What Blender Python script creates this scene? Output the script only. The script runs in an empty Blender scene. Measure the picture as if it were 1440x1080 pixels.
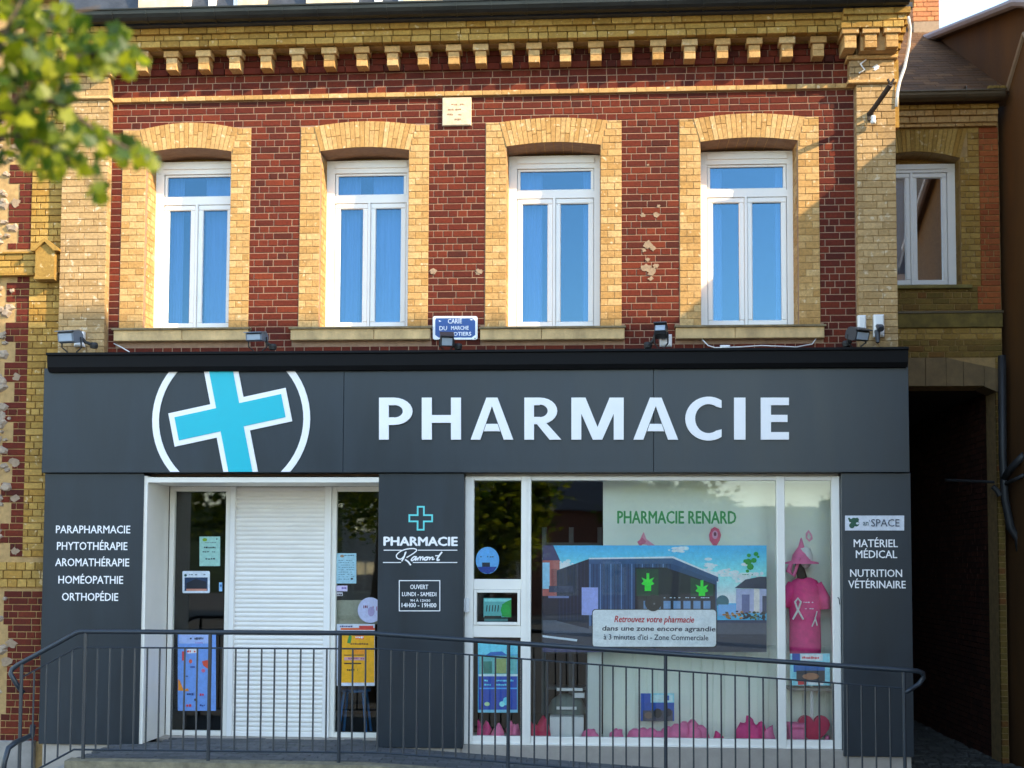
import bpy, bmesh, math, random
from mathutils import Vector, Matrix
random.seed(7)
C = bpy.context.scene
COL = C.collection
R = math.radians

# ------------------------------------------------------------------ camera
FPX, CX, CY = 1791.5, 720.0, 694.9           # focal length and principal point of the 1440 px wide photograph
YAW, PITCH, ROLL, DIST, EYE = R(3.806), R(3.254), R(0.2527), 12.597, 1.76
_f = Vector((-math.sin(YAW)*math.cos(PITCH), math.cos(YAW)*math.cos(PITCH), math.sin(PITCH)))
_r0 = Vector((math.cos(YAW), math.sin(YAW), 0)); _u0 = _r0.cross(_f)
_r = math.cos(ROLL)*_r0 + math.sin(ROLL)*_u0
_u = -math.sin(ROLL)*_r0 + math.cos(ROLL)*_u0
cam = bpy.data.objects.new('camera', bpy.data.cameras.new('camera')); COL.objects.link(cam)
cam.matrix_world = Matrix(((_r.x, _u.x, -_f.x, 0), (_r.y, _u.y, -_f.y, -DIST), (_r.z, _u.z, -_f.z, EYE), (0, 0, 0, 1)))
cam.data.sensor_width = 36; cam.data.lens = FPX/1440*36
cam.data.shift_y = (CY-540)/1440
cam.data.clip_start = 0.05; cam.data.clip_end = 2000
cam.data.dof.use_dof = True; cam.data.dof.focus_distance = 12.4; cam.data.dof.aperture_fstop = 1.3
C.camera = cam

def at(px, py, Y):
    "the point of the plane y = Y that the photograph shows at pixel px, py"
    d = _f*FPX + _r*(px-CX) - _u*(py-CY)
    t = (Y+DIST)/d.y
    return d.x*t, EYE + d.z*t
def ax(px, py, Y): return at(px, py, Y)[0]
def az(px, py, Y): return at(px, py, Y)[1]

# ------------------------------------------------------------------ light
SUNV = Vector((1.0, -0.5, 0.6)).normalized()
world = bpy.data.worlds.new('World'); C.world = world; world.use_nodes = True
wn = world.node_tree; bg = wn.nodes['Background']
sky = wn.nodes.new('ShaderNodeTexSky'); sky.sky_type = 'NISHITA'; sky.sun_disc = False
sky.sun_elevation = math.asin(SUNV.z); sky.sun_rotation = math.atan2(SUNV.x, SUNV.y)
sky.air_density = 1.0; sky.dust_density = 0.15; sky.ozone_density = 1.4
warm = wn.nodes.new('ShaderNodeMix'); warm.data_type = 'RGBA'; warm.blend_type = 'MULTIPLY'; warm.inputs[0].default_value = 1
warm.inputs[7].default_value = (1.06, 0.98, 0.89, 1)          # warm tint over the whole sky, offsets its blue cast
wn.links.new(sky.outputs[0], warm.inputs[6]); wn.links.new(warm.outputs[2], bg.inputs[0]); bg.inputs[1].default_value = 0.15
sun = bpy.data.objects.new('sun', bpy.data.lights.new('sun', 'SUN')); COL.objects.link(sun)
sun.data.energy = 2.0; sun.data.angle = R(0.6); sun.data.color = (1.0, 0.80, 0.52)
sun.rotation_euler = (-SUNV).to_track_quat('-Z', 'Y').to_euler()
C.view_settings.view_transform = 'Standard'; C.view_settings.look = 'None'
C.view_settings.gamma = 1.0; C.view_settings.use_curve_mapping = False
C.view_settings.exposure = 2.35
C.cycles.max_bounces = 8; C.cycles.transparent_max_bounces = 24; C.cycles.sample_clamp_indirect = 4

# ------------------------------------------------------------------ materials
def lin(r, g, b):
    def c(v):
        v /= 255
        return v/12.92 if v <= .04045 else ((v+.055)/1.055)**2.4
    return (c(r), c(g), c(b), 1)
def newmat(name):
    m = bpy.data.materials.new(name); m.use_nodes = True
    nt = m.node_tree; return m, nt, nt.nodes['Principled BSDF']
def N(nt, t, **kw):
    n = nt.nodes.new(t)
    for k, v in kw.items(): setattr(n, k, v)
    return n
def plain(name, col, rough=.6, metal=0, var=.12, scale=6, bump=0, bscale=60, stretch=(1, 1, 1), spec=.5):
    m, nt, p = newmat(name); L = nt.links.new
    geo = N(nt, 'ShaderNodeNewGeometry')
    mp = N(nt, 'ShaderNodeVectorMath', operation='MULTIPLY'); mp.inputs[1].default_value = stretch
    L(geo.outputs['Position'], mp.inputs[0])
    no = N(nt, 'ShaderNodeTexNoise'); no.inputs['Scale'].default_value = scale; no.inputs['Detail'].default_value = 6
    no.inputs['Roughness'].default_value = .65
    L(mp.outputs[0], no.inputs['Vector'])
    mr = N(nt, 'ShaderNodeMapRange'); mr.inputs[1].default_value = .25; mr.inputs[2].default_value = .75
    mr.inputs[3].default_value = 1-var; mr.inputs[4].default_value = 1+var
    L(no.outputs[0], mr.inputs[0])
    mx = N(nt, 'ShaderNodeMix', data_type='RGBA', blend_type='MULTIPLY'); mx.inputs[0].default_value = 1
    mx.inputs[6].default_value = (*col[:3], 1); L(mr.outputs[0], mx.inputs[7])
    L(mx.outputs[2], p.inputs['Base Color'])
    rr = N(nt, 'ShaderNodeMapRange'); rr.inputs[3].default_value = max(rough-.08, 0.02); rr.inputs[4].default_value = min(rough+.1, 1)
    L(no.outputs[0], rr.inputs[0]); L(rr.outputs[0], p.inputs['Roughness'])
    p.inputs['Metallic'].default_value = metal; p.inputs['Specular IOR Level'].default_value = spec
    if bump:
        n2 = N(nt, 'ShaderNodeTexNoise'); n2.inputs['Scale'].default_value = bscale; n2.inputs['Detail'].default_value = 4
        L(geo.outputs['Position'], n2.inputs['Vector'])
        b = N(nt, 'ShaderNodeBump'); b.inputs['Strength'].default_value = bump; b.inputs['Distance'].default_value = .01
        L(n2.outputs[0], b.inputs['Height']); L(b.outputs[0], p.inputs['Normal'])
    return m
def brickmat(name, stops, grime=.35, gcol=(.05, .04, .03), gscale=1.3, pale=None, palefrac=.64):
    "each brick takes its own colour from its object's random value plus its own tint"
    m, nt, p = newmat(name); L = nt.links.new
    oi = N(nt, 'ShaderNodeObjectInfo'); at_ = N(nt, 'ShaderNodeAttribute', attribute_name='tint')
    ad = N(nt, 'ShaderNodeMath', operation='ADD'); L(oi.outputs['Random'], ad.inputs[0]); L(at_.outputs['Fac'], ad.inputs[1])
    fr = N(nt, 'ShaderNodeMath', operation='FRACT'); L(ad.outputs[0], fr.inputs[0])
    cr = N(nt, 'ShaderNodeValToRGB'); cr.color_ramp.interpolation = 'LINEAR'
    els = cr.color_ramp.elements
    for i, (pos, c) in enumerate(stops):
        e = els[i] if i < 2 else els.new(pos)
        e.position = pos; e.color = (*c[:3], 1)
    L(fr.outputs[0], cr.inputs[0])
    geo = N(nt, 'ShaderNodeNewGeometry')
    n1 = N(nt, 'ShaderNodeTexNoise'); n1.inputs['Scale'].default_value = 38; n1.inputs['Detail'].default_value = 5; n1.inputs['Roughness'].default_value = .7
    L(geo.outputs['Position'], n1.inputs['Vector'])
    m1 = N(nt, 'ShaderNodeMapRange'); m1.inputs[1].default_value = .3; m1.inputs[2].default_value = .7; m1.inputs[3].default_value = .72; m1.inputs[4].default_value = 1.25
    L(n1.outputs[0], m1.inputs[0])
    mx = N(nt, 'ShaderNodeMix', data_type='RGBA', blend_type='MULTIPLY'); mx.inputs[0].default_value = 1
    L(cr.outputs[0], mx.inputs[6]); L(m1.outputs[0], mx.inputs[7])
    n2 = N(nt, 'ShaderNodeTexNoise'); n2.inputs['Scale'].default_value = gscale; n2.inputs['Detail'].default_value = 7; n2.inputs['Roughness'].default_value = .7
    L(geo.outputs['Position'], n2.inputs['Vector'])
    m2 = N(nt, 'ShaderNodeMapRange'); m2.inputs[1].default_value = .5; m2.inputs[2].default_value = .8; m2.inputs[3].default_value = 0; m2.inputs[4].default_value = grime
    L(n2.outputs[0], m2.inputs[0])
    mg = N(nt, 'ShaderNodeMix', data_type='RGBA'); L(m2.outputs[0], mg.inputs[0]); L(mx.outputs[2], mg.inputs[6]); mg.inputs[7].default_value = (*gcol, 1)
    out = mg.outputs[2]
    # chips and pits: small spots
    n3 = N(nt, 'ShaderNodeTexNoise'); n3.inputs['Scale'].default_value = 17; n3.inputs['Detail'].default_value = 3
    L(geo.outputs['Position'], n3.inputs['Vector'])
    m3 = N(nt, 'ShaderNodeMapRange'); m3.inputs[1].default_value = palefrac; m3.inputs[2].default_value = palefrac+.06
    L(n3.outputs[0], m3.inputs[0])
    if pale:
        mq = N(nt, 'ShaderNodeMix', data_type='RGBA'); L(m3.outputs[0], mq.inputs[0]); L(out, mq.inputs[6]); mq.inputs[7].default_value = (*pale[:3], 1)
        out = mq.outputs[2]
    L(out, p.inputs['Base Color']); p.inputs['Roughness'].default_value = .88; p.inputs['Specular IOR Level'].default_value = .3
    b = N(nt, 'ShaderNodeBump'); b.inputs['Strength'].default_value = .55; b.inputs['Distance'].default_value = .006
    L(n1.outputs[0], b.inputs['Height']); L(b.outputs[0], p.inputs['Normal'])
    return m
def glassmat(name, base, tint=(1, 1, 1), warp=0.0):
    m = bpy.data.materials.new(name); m.use_nodes = True; nt = m.node_tree; L = nt.links.new
    nt.nodes.clear(); out = N(nt, 'ShaderNodeOutputMaterial')
    tr = N(nt, 'ShaderNodeBsdfTransparent'); tr.inputs[0].default_value = (*tint, 1)
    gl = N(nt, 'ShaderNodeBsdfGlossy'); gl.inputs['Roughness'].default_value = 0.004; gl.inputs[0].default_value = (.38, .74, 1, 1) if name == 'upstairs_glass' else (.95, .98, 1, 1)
    lw = N(nt, 'ShaderNodeLayerWeight'); lw.inputs[0].default_value = .25
    mr = N(nt, 'ShaderNodeMapRange'); mr.inputs[3].default_value = base; mr.inputs[4].default_value = 1
    L(lw.outputs['Fresnel'], mr.inputs[0])
    mx = N(nt, 'ShaderNodeMixShader'); L(mr.outputs[0], mx.inputs[0]); L(tr.outputs[0], mx.inputs[1]); L(gl.outputs[0], mx.inputs[2])
    if warp:
        geo = N(nt, 'ShaderNodeNewGeometry'); no = N(nt, 'ShaderNodeTexNoise'); no.inputs['Scale'].default_value = 1.6; no.inputs['Detail'].default_value = 1
        L(geo.outputs['Position'], no.inputs['Vector']); b = N(nt, 'ShaderNodeBump'); b.inputs['Strength'].default_value = warp; b.inputs['Distance'].default_value = .02
        L(no.outputs[0], b.inputs['Height']); L(b.outputs[0], gl.inputs['Normal'])
    L(mx.outputs[0], out.inputs[0]); return m
def printmat():
    m, nt, p = newmat('printed_ink'); a = N(nt, 'ShaderNodeAttribute', attribute_name='Col')
    geo = N(nt, 'ShaderNodeNewGeometry'); no = N(nt, 'ShaderNodeTexNoise'); no.inputs['Scale'].default_value = 26; no.inputs['Detail'].default_value = 8; no.inputs['Roughness'].default_value = .75
    nt.links.new(geo.outputs['Position'], no.inputs['Vector']); mr = N(nt, 'ShaderNodeMapRange'); mr.inputs[1].default_value = .3; mr.inputs[2].default_value = .7; mr.inputs[3].default_value = .82; mr.inputs[4].default_value = 1.14
    nt.links.new(no.outputs[0], mr.inputs[0]); mx = N(nt, 'ShaderNodeMix', data_type='RGBA', blend_type='MULTIPLY'); mx.inputs[0].default_value = 1
    nt.links.new(a.outputs['Color'], mx.inputs[6]); nt.links.new(mr.outputs[0], mx.inputs[7]); nt.links.new(mx.outputs[2], p.inputs['Base Color']); p.inputs['Roughness'].default_value = .45
    return m

RED = brickmat('red_brick', [(0, (.060, .010, .005)), (1, (.165, .027, .009)), (.3, (.105, .014, .006)), (.6, (.135, .020, .007)), (.85, (.080, .011, .005))], grime=.5, gscale=2.2, gcol=(.035, .012, .01))
YEL = brickmat('yellow_brick', [(0, (.42, .235, .075)), (1, (.50, .30, .11)), (.35, (.52, .31, .12)), (.6, (.40, .22, .07)), (.8, (.55, .36, .16))], grime=.35, gcol=(.16, .10, .04), gscale=2.5, pale=(.62, .46, .27))
PAL = brickmat('pale_brick', [(0, (.36, .225, .095)), (1, (.43, .28, .13)), (.35, (.47, .31, .145)), (.7, (.34, .21, .085))], grime=.6, gcol=(.14, .11, .08), gscale=2.2, pale=(.55, .43, .28), palefrac=.62)
OCH = brickmat('ochre_brick', [(0, (.33, .175, .032)), (1, (.40, .24, .055)), (.5, (.44, .27, .07)), (.8, (.27, .15, .03))], grime=.5, gcol=(.10, .06, .01), gscale=2.0, pale=(.52, .37, .18))
MOS = brickmat('mossy_brick', [(0, (.20, .115, .025)), (1, (.24, .085, .022)), (.5, (.22, .135, .03)), (.8, (.16, .10, .022))], grime=.6, gcol=(.08, .075, .015), gscale=3)
MORT = plain('mortar', (.33, .20, .125), .95, var=.25, scale=14, bump=.4, bscale=180)
MORTY = plain('yellow_mortar', (.40, .25, .10), .95, var=.3, scale=14, bump=.4, bscale=180)
STONE = plain('limestone', (.62, .50, .34), .85, var=.28, scale=9, bump=.35, bscale=70)
SILLS = plain('sill_stone', (.56, .38, .18), .85, var=.35, scale=7, bump=.4, bscale=60, stretch=(1, 1, .5))
SILLT = plain('weathered_sill_top', (.20, .15, .08), .9, var=.5, scale=12, bump=.5)
RUBBLE = plain('flint_rubble', (.33, .25, .18), .85, var=.45, scale=16, bump=.6, bscale=40)
UPVC = plain('white_upvc', (.86, .83, .79), .32, var=.03, scale=4)
CREAM = plain('cream_aluminium', (.84, .80, .72), .4, var=.05, scale=3)
SLATW = plain('shutter_white', (.84, .80, .74), .42, var=.06, scale=3, stretch=(1, 1, 3))
ANTH = plain('anthracite_cladding', (.013, .020, .028), .36, var=.3, scale=1.6, spec=.5, stretch=(2.2, 1, .5))
BLACK = plain('black_coping', (.006, .006, .007), .6, var=.2, scale=3, spec=.15)
LETW = plain('white_acrylic', (.90, .88, .88), .35, var=.02)
TEAL = plain('teal_acrylic', (.0, .46, .56), .35, var=.02)
TEALL = plain('pale_teal_vinyl', (.14, .66, .66), .4, var=.02)
ZINC = plain('zinc_gutter', (.035, .038, .036), .38, metal=.6, var=.35, scale=5, stretch=(.6, 1, 4))
ZINC2 = plain('brown_zinc_gutter', (.11, .08, .045), .45, metal=.4, var=.2, scale=5)
SLATE = plain('slate', (.04, .045, .055), .5, var=.4, scale=9, bump=.5, bscale=30)
SHING = plain('brown_shingle', (.12, .065, .03), .8, var=.35, scale=16, bump=.5, bscale=60)
BROWNW = plain('flare_brown_render', (.135, .052, .005), .9, var=.4, scale=1.2, bump=.4, bscale=40, stretch=(1, 1, .4))  # warm lens flare over the neighbour wall put into its brown
RAIL = plain('railing_paint', (.016, .024, .034), .38, var=.12, scale=20, spec=.6)
CONC = plain('mossy_concrete', (.20, .17, .11), .92, var=.5, scale=9, bump=.7, bscale=45)
PLIN = plain('pale_plinth', (.38, .33, .28), .85, var=.15, scale=6, bump=.2)
GREYP = plain('grey_plinth', (.28, .25, .22), .9, var=.25, scale=5, bump=.4)
PAVE = brickmat('grey_paver', [(0, (.075, .078, .08)), (1, (.12, .12, .12)), (.5, (.10, .10, .105))], grime=.4, gcol=(.05, .06, .03), gscale=4)
COBB = brickmat('dark_cobble', [(0, (.07, .065, .055)), (1, (.12, .11, .095)), (.5, (.09, .085, .075))], grime=.6, gcol=(.05, .06, .025), gscale=3)
JOINT = plain('dark_joint', (.06, .06, .05), .95, var=.3, scale=10)
ASPH = plain('asphalt', (.13, .12, .105), .9, var=.2, scale=8, bump=.5, bscale=90)
KERB = plain('granite_kerb', (.30, .29, .27), .8, var=.2, scale=20)
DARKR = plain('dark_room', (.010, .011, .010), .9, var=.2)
ROOMW = plain('room_wall', (.16, .15, .13), .9, var=.1)
CURT = plain('net_curtain', (.42, .47, .54), .9, var=.15, scale=3, stretch=(14, 1, .3))
BOARDM = plain('display_board', (.88, .90, .76), .7, var=.05, scale=2)
BOARDG = plain('board_groove_slat', (.66, .68, .62), .6, var=.06, scale=3)
PINK = plain('pink_fabric', (.80, .055, .24), .7, var=.25, scale=9)
PINKL = plain('light_pink_fabric', (.86, .20, .38), .7, var=.2, scale=9)
CRIM = plain('crimson_satin', (.55, .01, .07), .45, var=.2, scale=9)
SKINM = plain('mannequin_dark', (.06, .055, .05), .6, var=.1)
FLOODG = plain('grey_floodlight', (.15, .19, .25), .4, metal=.3, var=.1)
FLOODD = plain('dark_floodlight', (.05, .055, .065), .45, metal=.2, var=.1)
LENS = plain('floodlight_lens', (.35, .42, .5), .15, var=.05)
WPLAS = plain('white_plastic', (.75, .74, .72), .5, var=.05)
CABLE = plain('black_cable', (.015, .015, .015), .6)
WPIPE = plain('white_pipe', (.75, .72, .68), .4, var=.05)
GREYPIPE = plain('grey_downpipe', (.032, .032, .033), .5, var=.2)
IRON = plain('rusty_iron', (.035, .022, .016), .7, var=.4, scale=20)
PLAST = plain('old_plaster', (.30, .21, .135), .95, var=.25, scale=25, bump=.5)
BARK = plain('bark', (.085, .06, .04), .95, var=.4, scale=12, bump=.9, bscale=30)
INK = printmat()
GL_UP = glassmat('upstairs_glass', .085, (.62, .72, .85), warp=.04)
GL_SH = glassmat('shop_glass', .012, (.98, .99, .98), warp=.03)
GL_FAR = glassmat('far_glass', .4)

# ------------------------------------------------------------------ mesh builder
class MB:
    def __init__(s): s.v = []; s.f = []; s.m = []; s.c = []; s.t = []; s.tint = 0; s.col = (1, 1, 1, 1); s.mi = 0; s.M = None
    def add(s, vs, fs):
        o = len(s.v)
        if s.M is not None: vs = [tuple(s.M @ Vector(v)) for v in vs]
        s.v += [tuple(v) for v in vs]
        for f in fs:
            s.f.append(tuple(o+i for i in f)); s.m.append(s.mi); s.c.append(s.col); s.t.append(s.tint)
    def box(s, x0, x1, y0, y1, z0, z1):
        s.add([(x0, y0, z0), (x1, y0, z0), (x1, y1, z0), (x0, y1, z0), (x0, y0, z1), (x1, y0, z1), (x1, y1, z1), (x0, y1, z1)],
              [(0, 1, 5, 4), (1, 2, 6, 5), (2, 3, 7, 6), (3, 0, 4, 7), (4, 5, 6, 7), (3, 2, 1, 0)])
    def bbox(s, x0, x1, y0, y1, z0, z1, c=.004, back=False):
        "box whose front (low y) edges are chamfered"
        c = min(c, (x1-x0)*.3, (z1-z0)*.3)
        s.add([(x0, y1, z0), (x1, y1, z0), (x1, y1, z1), (x0, y1, z1),
               (x0, y0+c, z0), (x1, y0+c, z0), (x1, y0+c, z1), (x0, y0+c, z1),
               (x0+c, y0, z0+c), (x1-c, y0, z0+c), (x1-c, y0, z1-c), (x0+c, y0, z1-c)],
              [(8, 9, 10, 11), (4, 5, 9, 8), (5, 6, 10, 9), (6, 7, 11, 10), (7, 4, 8, 11),
               (0, 1, 5, 4), (1, 2, 6, 5), (2, 3, 7, 6), (3, 0, 4, 7)] + ([(3, 2, 1, 0)] if back else []))
    def prism(s, poly, y0, y1, caps=True):
        "x,z polygon (anticlockwise seen from the street) pushed from y0 back to y1"
        a = sum(poly[i][0]*poly[(i+1) % len(poly)][1]-poly[(i+1) % len(poly)][0]*poly[i][1] for i in range(len(poly)))
        if a < 0: poly = poly[::-1]
        n = len(poly)
        vs = [(x, y0, z) for x, z in poly]+[(x, y1, z) for x, z in poly]
        fs = [tuple(range(n))]+([tuple(range(2*n-1, n-1, -1))] if caps else [])
        fs += [(n+i, n+(i+1) % n, (i+1) % n, i) for i in range(n)]
        s.add(vs, fs)
    def prismx(s, poly, x0, x1):
        "y,z polygon pushed from x0 to x1"
        n = len(poly)
        s.add([(x0, y, z) for y, z in poly]+[(x1, y, z) for y, z in poly],
              [tuple(range(n)), tuple(range(2*n-1, n-1, -1))]+[(n+i, n+(i+1) % n, (i+1) % n, i) for i in range(n)])
    def tube(s, pts, r, n=8, cap=True):
        pts = [Vector(p) for p in pts]; rs = r if isinstance(r, (list, tuple)) else [r]*len(pts)
        vs = []; fs = []; up = Vector((0.13, .2, 1)).normalized(); prev = None
        for i, p in enumerate(pts):
            d = (pts[min(i+1, len(pts)-1)]-pts[max(i-1, 0)]).normalized()
            if prev is None: a = d.cross(up); a = a if a.length > .1 else d.cross(Vector((1, 0, 0)))
            else: a = prev-d*prev.dot(d)
            a.normalize(); b = d.cross(a); prev = a
            for k in range(n):
                t = 2*math.pi*k/n; vs.append(p+(a*math.cos(t)+b*math.sin(t))*rs[i])
        for i in range(len(pts)-1):
            for k in range(n): fs.append((i*n+k, i*n+(k+1) % n, (i+1)*n+(k+1) % n, (i+1)*n+k))
        if cap: fs += [tuple(range(n-1, -1, -1)), tuple((len(pts)-1)*n+k for k in range(n))]
        s.add(vs, fs)
    def lathe(s, prof, c=(0, 0, 0), n=16, sx=1, sy=1):
        vs = []; fs = []
        for r, z in prof:
            for k in range(n):
                t = 2*math.pi*k/n; vs.append((c[0]+r*math.cos(t)*sx, c[1]+r*math.sin(t)*sy, c[2]+z))
        for i in range(len(prof)-1):
            for k in range(n): fs.append((i*n+k, i*n+(k+1) % n, (i+1)*n+(k+1) % n, (i+1)*n+k))
        s.add(vs, fs)
    def mesh(s, name, mats, smooth=False):
        me = bpy.data.meshes.new(name); me.from_pydata(s.v, [], s.f)
        for m in (mats if isinstance(mats, (list, tuple)) else [mats]): me.materials.append(m)
        me.polygons.foreach_set('material_index', s.m)
        if smooth: me.polygons.foreach_set('use_smooth', [True]*len(s.f))
        if any(c != (1, 1, 1, 1) for c in s.c[:200000:1]) or any(s.t):
            ca = me.attributes.new('Col', 'FLOAT_COLOR', 'FACE'); ca.data.foreach_set('color', [x for c in s.c for x in c])
            ta = me.attributes.new('tint', 'FLOAT', 'FACE'); ta.data.foreach_set('value', s.t)
        me.update(); return me
    def build(s, name, mats, parent=None, smooth=False, **tags):
        o = bpy.data.objects.new(name, s.mesh(name, mats, smooth)); COL.objects.link(o)
        if parent: o.parent = parent
        return tag(o, **tags)
def tag(o, label=None, cat=None, group=None, kind=None):
    if label: o['label'] = label
    if cat: o['category'] = cat
    if group: o['group'] = group
    if kind: o['kind'] = kind
    return o
def thing(name, label, cat, group=None):
    o = bpy.data.objects.new(name, None); COL.objects.link(o); o.empty_display_size = .1
    return tag(o, label, cat, group)
def part(name, mat, parent, fn, smooth=False, **tags):
    b = MB(); fn(b); return b.build(name, mat, parent, smooth, **tags)
def copy_thing(root, loc=None, **tags):
    r = root.copy(); COL.objects.link(r)
    for ch in [o for o in bpy.data.objects if o.parent == root]:
        c = ch.copy(); COL.objects.link(c); c.parent = r
        for g in [o for o in bpy.data.objects if o.parent == ch]:
            d = g.copy(); COL.objects.link(d); d.parent = c
    if loc: r.location = loc
    return tag(r, **tags)

# ------------------------------------------------------------------ bricks
COURSE = .0688
ZREF = az(700, 134, 0) - .004           # top of a course: underside of the string course
MESHC = {}
def brick_mesh(w, h, d, mat, c=.004):
    k = (round(w/.004), round(h/.004), round(d/.01), mat.name)
    if k not in MESHC:
        b = MB(); b.bbox(-w/2, w/2, 0, d, -h/2, h/2, c=c); MESHC[k] = b.mesh('brick', mat)
    return MESHC[k]
def courses(z0, z1, pitch=COURSE, ref=None):
    ref = ZREF if ref is None else ref
    i = math.floor((z0-ref)/pitch+1e-6)
    while ref+i*pitch < z1-.012:
        a, b = max(ref+i*pitch, z0), min(ref+(i+1)*pitch, z1)
        if b-a > .02: yield i, a, b
        i += 1
def fill(x0, x1, z0, z1, i, out, sl=.195, sh=.098, j=.0085, head=.5, rnd=None, yoff=0):
    x = x0; rn = rnd or random
    first = True
    while x < x1-.02:
        if first and i % 2: w = sh*.55
        else: w = sh if rn.random() < head else sl
        first = False
        w *= rn.uniform(.96, 1.04)
        if x1-(x+w) < .06: w = x1-x
        w = min(w, x1-x)
        out.append((x, x+w-j if x+w < x1-.001 else x1-j*.3, z0+j*.5, z1-j*.5, yoff)); x += w
def emit(bricks, mat, parent, y, depth=.05, nmax=300, name='brick', rest='brick_field', jit=.003, key=None, c=.004, wrap=None):
    "the largest nmax bricks become objects, the rest one joined part"
    order = sorted(bricks, key=key or (lambda b: -round(b[1]-b[0], 1)))
    for n, (a, b, z0, z1, yo) in enumerate(order[:nmax]):
        me = brick_mesh(b-a, z1-z0, depth, mat, c)
        o = bpy.data.objects.new(name, me); COL.objects.link(o); o.parent = parent
        o.location = ((a+b)/2, y+yo-random.random()*jit, (z0+z1)/2)
    if len(order) > nmax:
        m = MB()
        for a, b, z0, z1, yo in order[nmax:]:
            m.tint = random.random(); m.bbox(a, b, y+yo-random.random()*jit, y+yo+depth, z0, z1, c=c)
        m.build(rest, mat, parent, kind='stuff')
def text(s, px, parent, name, Y, mat=None, bold=.0, shear=0, ext=.0015, col=None, **tags):
    "lettering fitted to the pixel box px = (x0, y0, x1, y1) on the plane y = Y"
    cu = bpy.data.curves.new(name, 'FONT'); cu.body = s; cu.extrude = 0; cu.shear = shear; cu.resolution_u = 2
    tmp = bpy.data.objects.new(name, cu); COL.objects.link(tmp); bpy.context.view_layer.update()
    me = bpy.data.meshes.new_from_object(tmp.evaluated_get(bpy.context.evaluated_depsgraph_get()))
    bpy.data.objects.remove(tmp); bpy.data.curves.remove(cu)
    xs = [v.co.x for v in me.vertices]; ys = [v.co.y for v in me.vertices]
    X0, Z1 = at(px[0], px[1], Y); X1, Z0 = at(px[2], px[3], Y)
    a, b, c, d = min(xs), max(xs), min(ys), max(ys)
    for v in me.vertices:
        v.co = Vector((X0+(v.co.x-a)/(b-a)*(X1-X0), Y, Z0+(v.co.y-c)/(d-c)*(Z1-Z0)))
    bm = bmesh.new(); bm.from_mesh(me)
    if bold:
        src = bm.faces[:]; w = (X1-X0)/(b-a)*bold
        for dx, dz, dy in ((-w, 0, .00012), (w, 0, .00024), (0, w*.7, .00036), (0, -w*.7, .00048)):
            g = bmesh.ops.duplicate(bm, geom=src)
            for e in g['geom']:
                if isinstance(e, bmesh.types.BMVert): e.co += Vector((dx, -dy, dz))
    if ext:
        g = bmesh.ops.extrude_face_region(bm, geom=bm.faces[:])
        for e in g['geom']:
            if isinstance(e, bmesh.types.BMVert): e.co.y -= ext
    bmesh.ops.recalc_face_normals(bm, faces=bm.faces[:]); bm.to_mesh(me); bm.free()
    me.materials.clear(); me.materials.append(mat or INK)
    if col:
        ca = me.attributes.new('Col', 'FLOAT_COLOR', 'FACE'); ca.data.foreach_set('color', list(col)*len(me.polygons))
    me.name = name
    o = bpy.data.objects.new(name, me); COL.objects.link(o); o.parent = parent
    return tag(o, **tags)
class Sheet(MB):
    "flat print: coloured shapes given in the photograph's pixels, laid on the plane y = Y"
    def __init__(s, Y): super().__init__(); s.Y = Y; s.k = 0; s.step = .00012; s.gain = 1.15 if Y > .4 else 1.5 if Y > YG else .6 if Y == -.03 else .85
    def poly(s, pts, rgb, th=0):
        s.col = tuple(min(.9, c*(.7+1.3*c)*1.05) if s.gain > 1.3 else min(.88, c*s.gain) for c in lin(*rgb)[:3])+(1,); y = s.Y-s.k*s.step; s.k += 1
        q = [at(px, py, s.Y) for px, py in pts]
        a = sum(q[i][0]*q[(i+1) % len(q)][1]-q[(i+1) % len(q)][0]*q[i][1] for i in range(len(q)))
        if a < 0: q = q[::-1]
        if th: s.prism(q, y, y+th)
        else: s.add([(x, y, z) for x, z in q], [tuple(range(len(q)))])
    def rect(s, x0, y0, x1, y1, rgb, th=0): s.poly([(x0, y0), (x1, y0), (x1, y1), (x0, y1)], rgb, th)
    def disc(s, cx, cy, rx, ry, rgb, n=20, th=0): s.poly([(cx+rx*math.cos(2*math.pi*i/n), cy+ry*math.sin(2*math.pi*i/n)) for i in range(n)], rgb, th)
    def line(s, x0, y0, x1, y1, w, rgb):
        d = math.hypot(x1-x0, y1-y0); a, b = -(y1-y0)/d*w/2, (x1-x0)/d*w/2
        s.poly([(x0+a, y0+b), (x1+a, y1+b), (x1-a, y1-b), (x0-a, y0-b)], rgb)
    def scribble(s, x0, x1, y, h, rgb, dens=.75):
        x = x0
        while x < x1:
            w = random.uniform(1.2, 3.2); 
            if random.random() < dens: s.rect(x, y-h/2*random.uniform(.5, 1), min(x+w, x1), y+h/2*random.uniform(.5, 1), rgb)
            x += w+random.uniform(.4, .9)

YG = -.12
# ================================================================== GROUND
GZ = -.46
part('street', ASPH, None, lambda b: b.add([(-300, -300, GZ-.12), (300, -300, GZ-.12), (300, 300, GZ-.12), (-300, 300, GZ-.12)], [(0, 1, 2, 3)]), kind='structure')
def pav(b):
    b.box(-30, 30, -3.4, 2.2, GZ-.11, GZ)
part('pavement', GREYP, None, pav, kind='structure')
part('kerb', KERB, None, lambda b: b.box(-30, 30, -3.55, -3.402, GZ-.11, GZ+.004), kind='structure')

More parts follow.
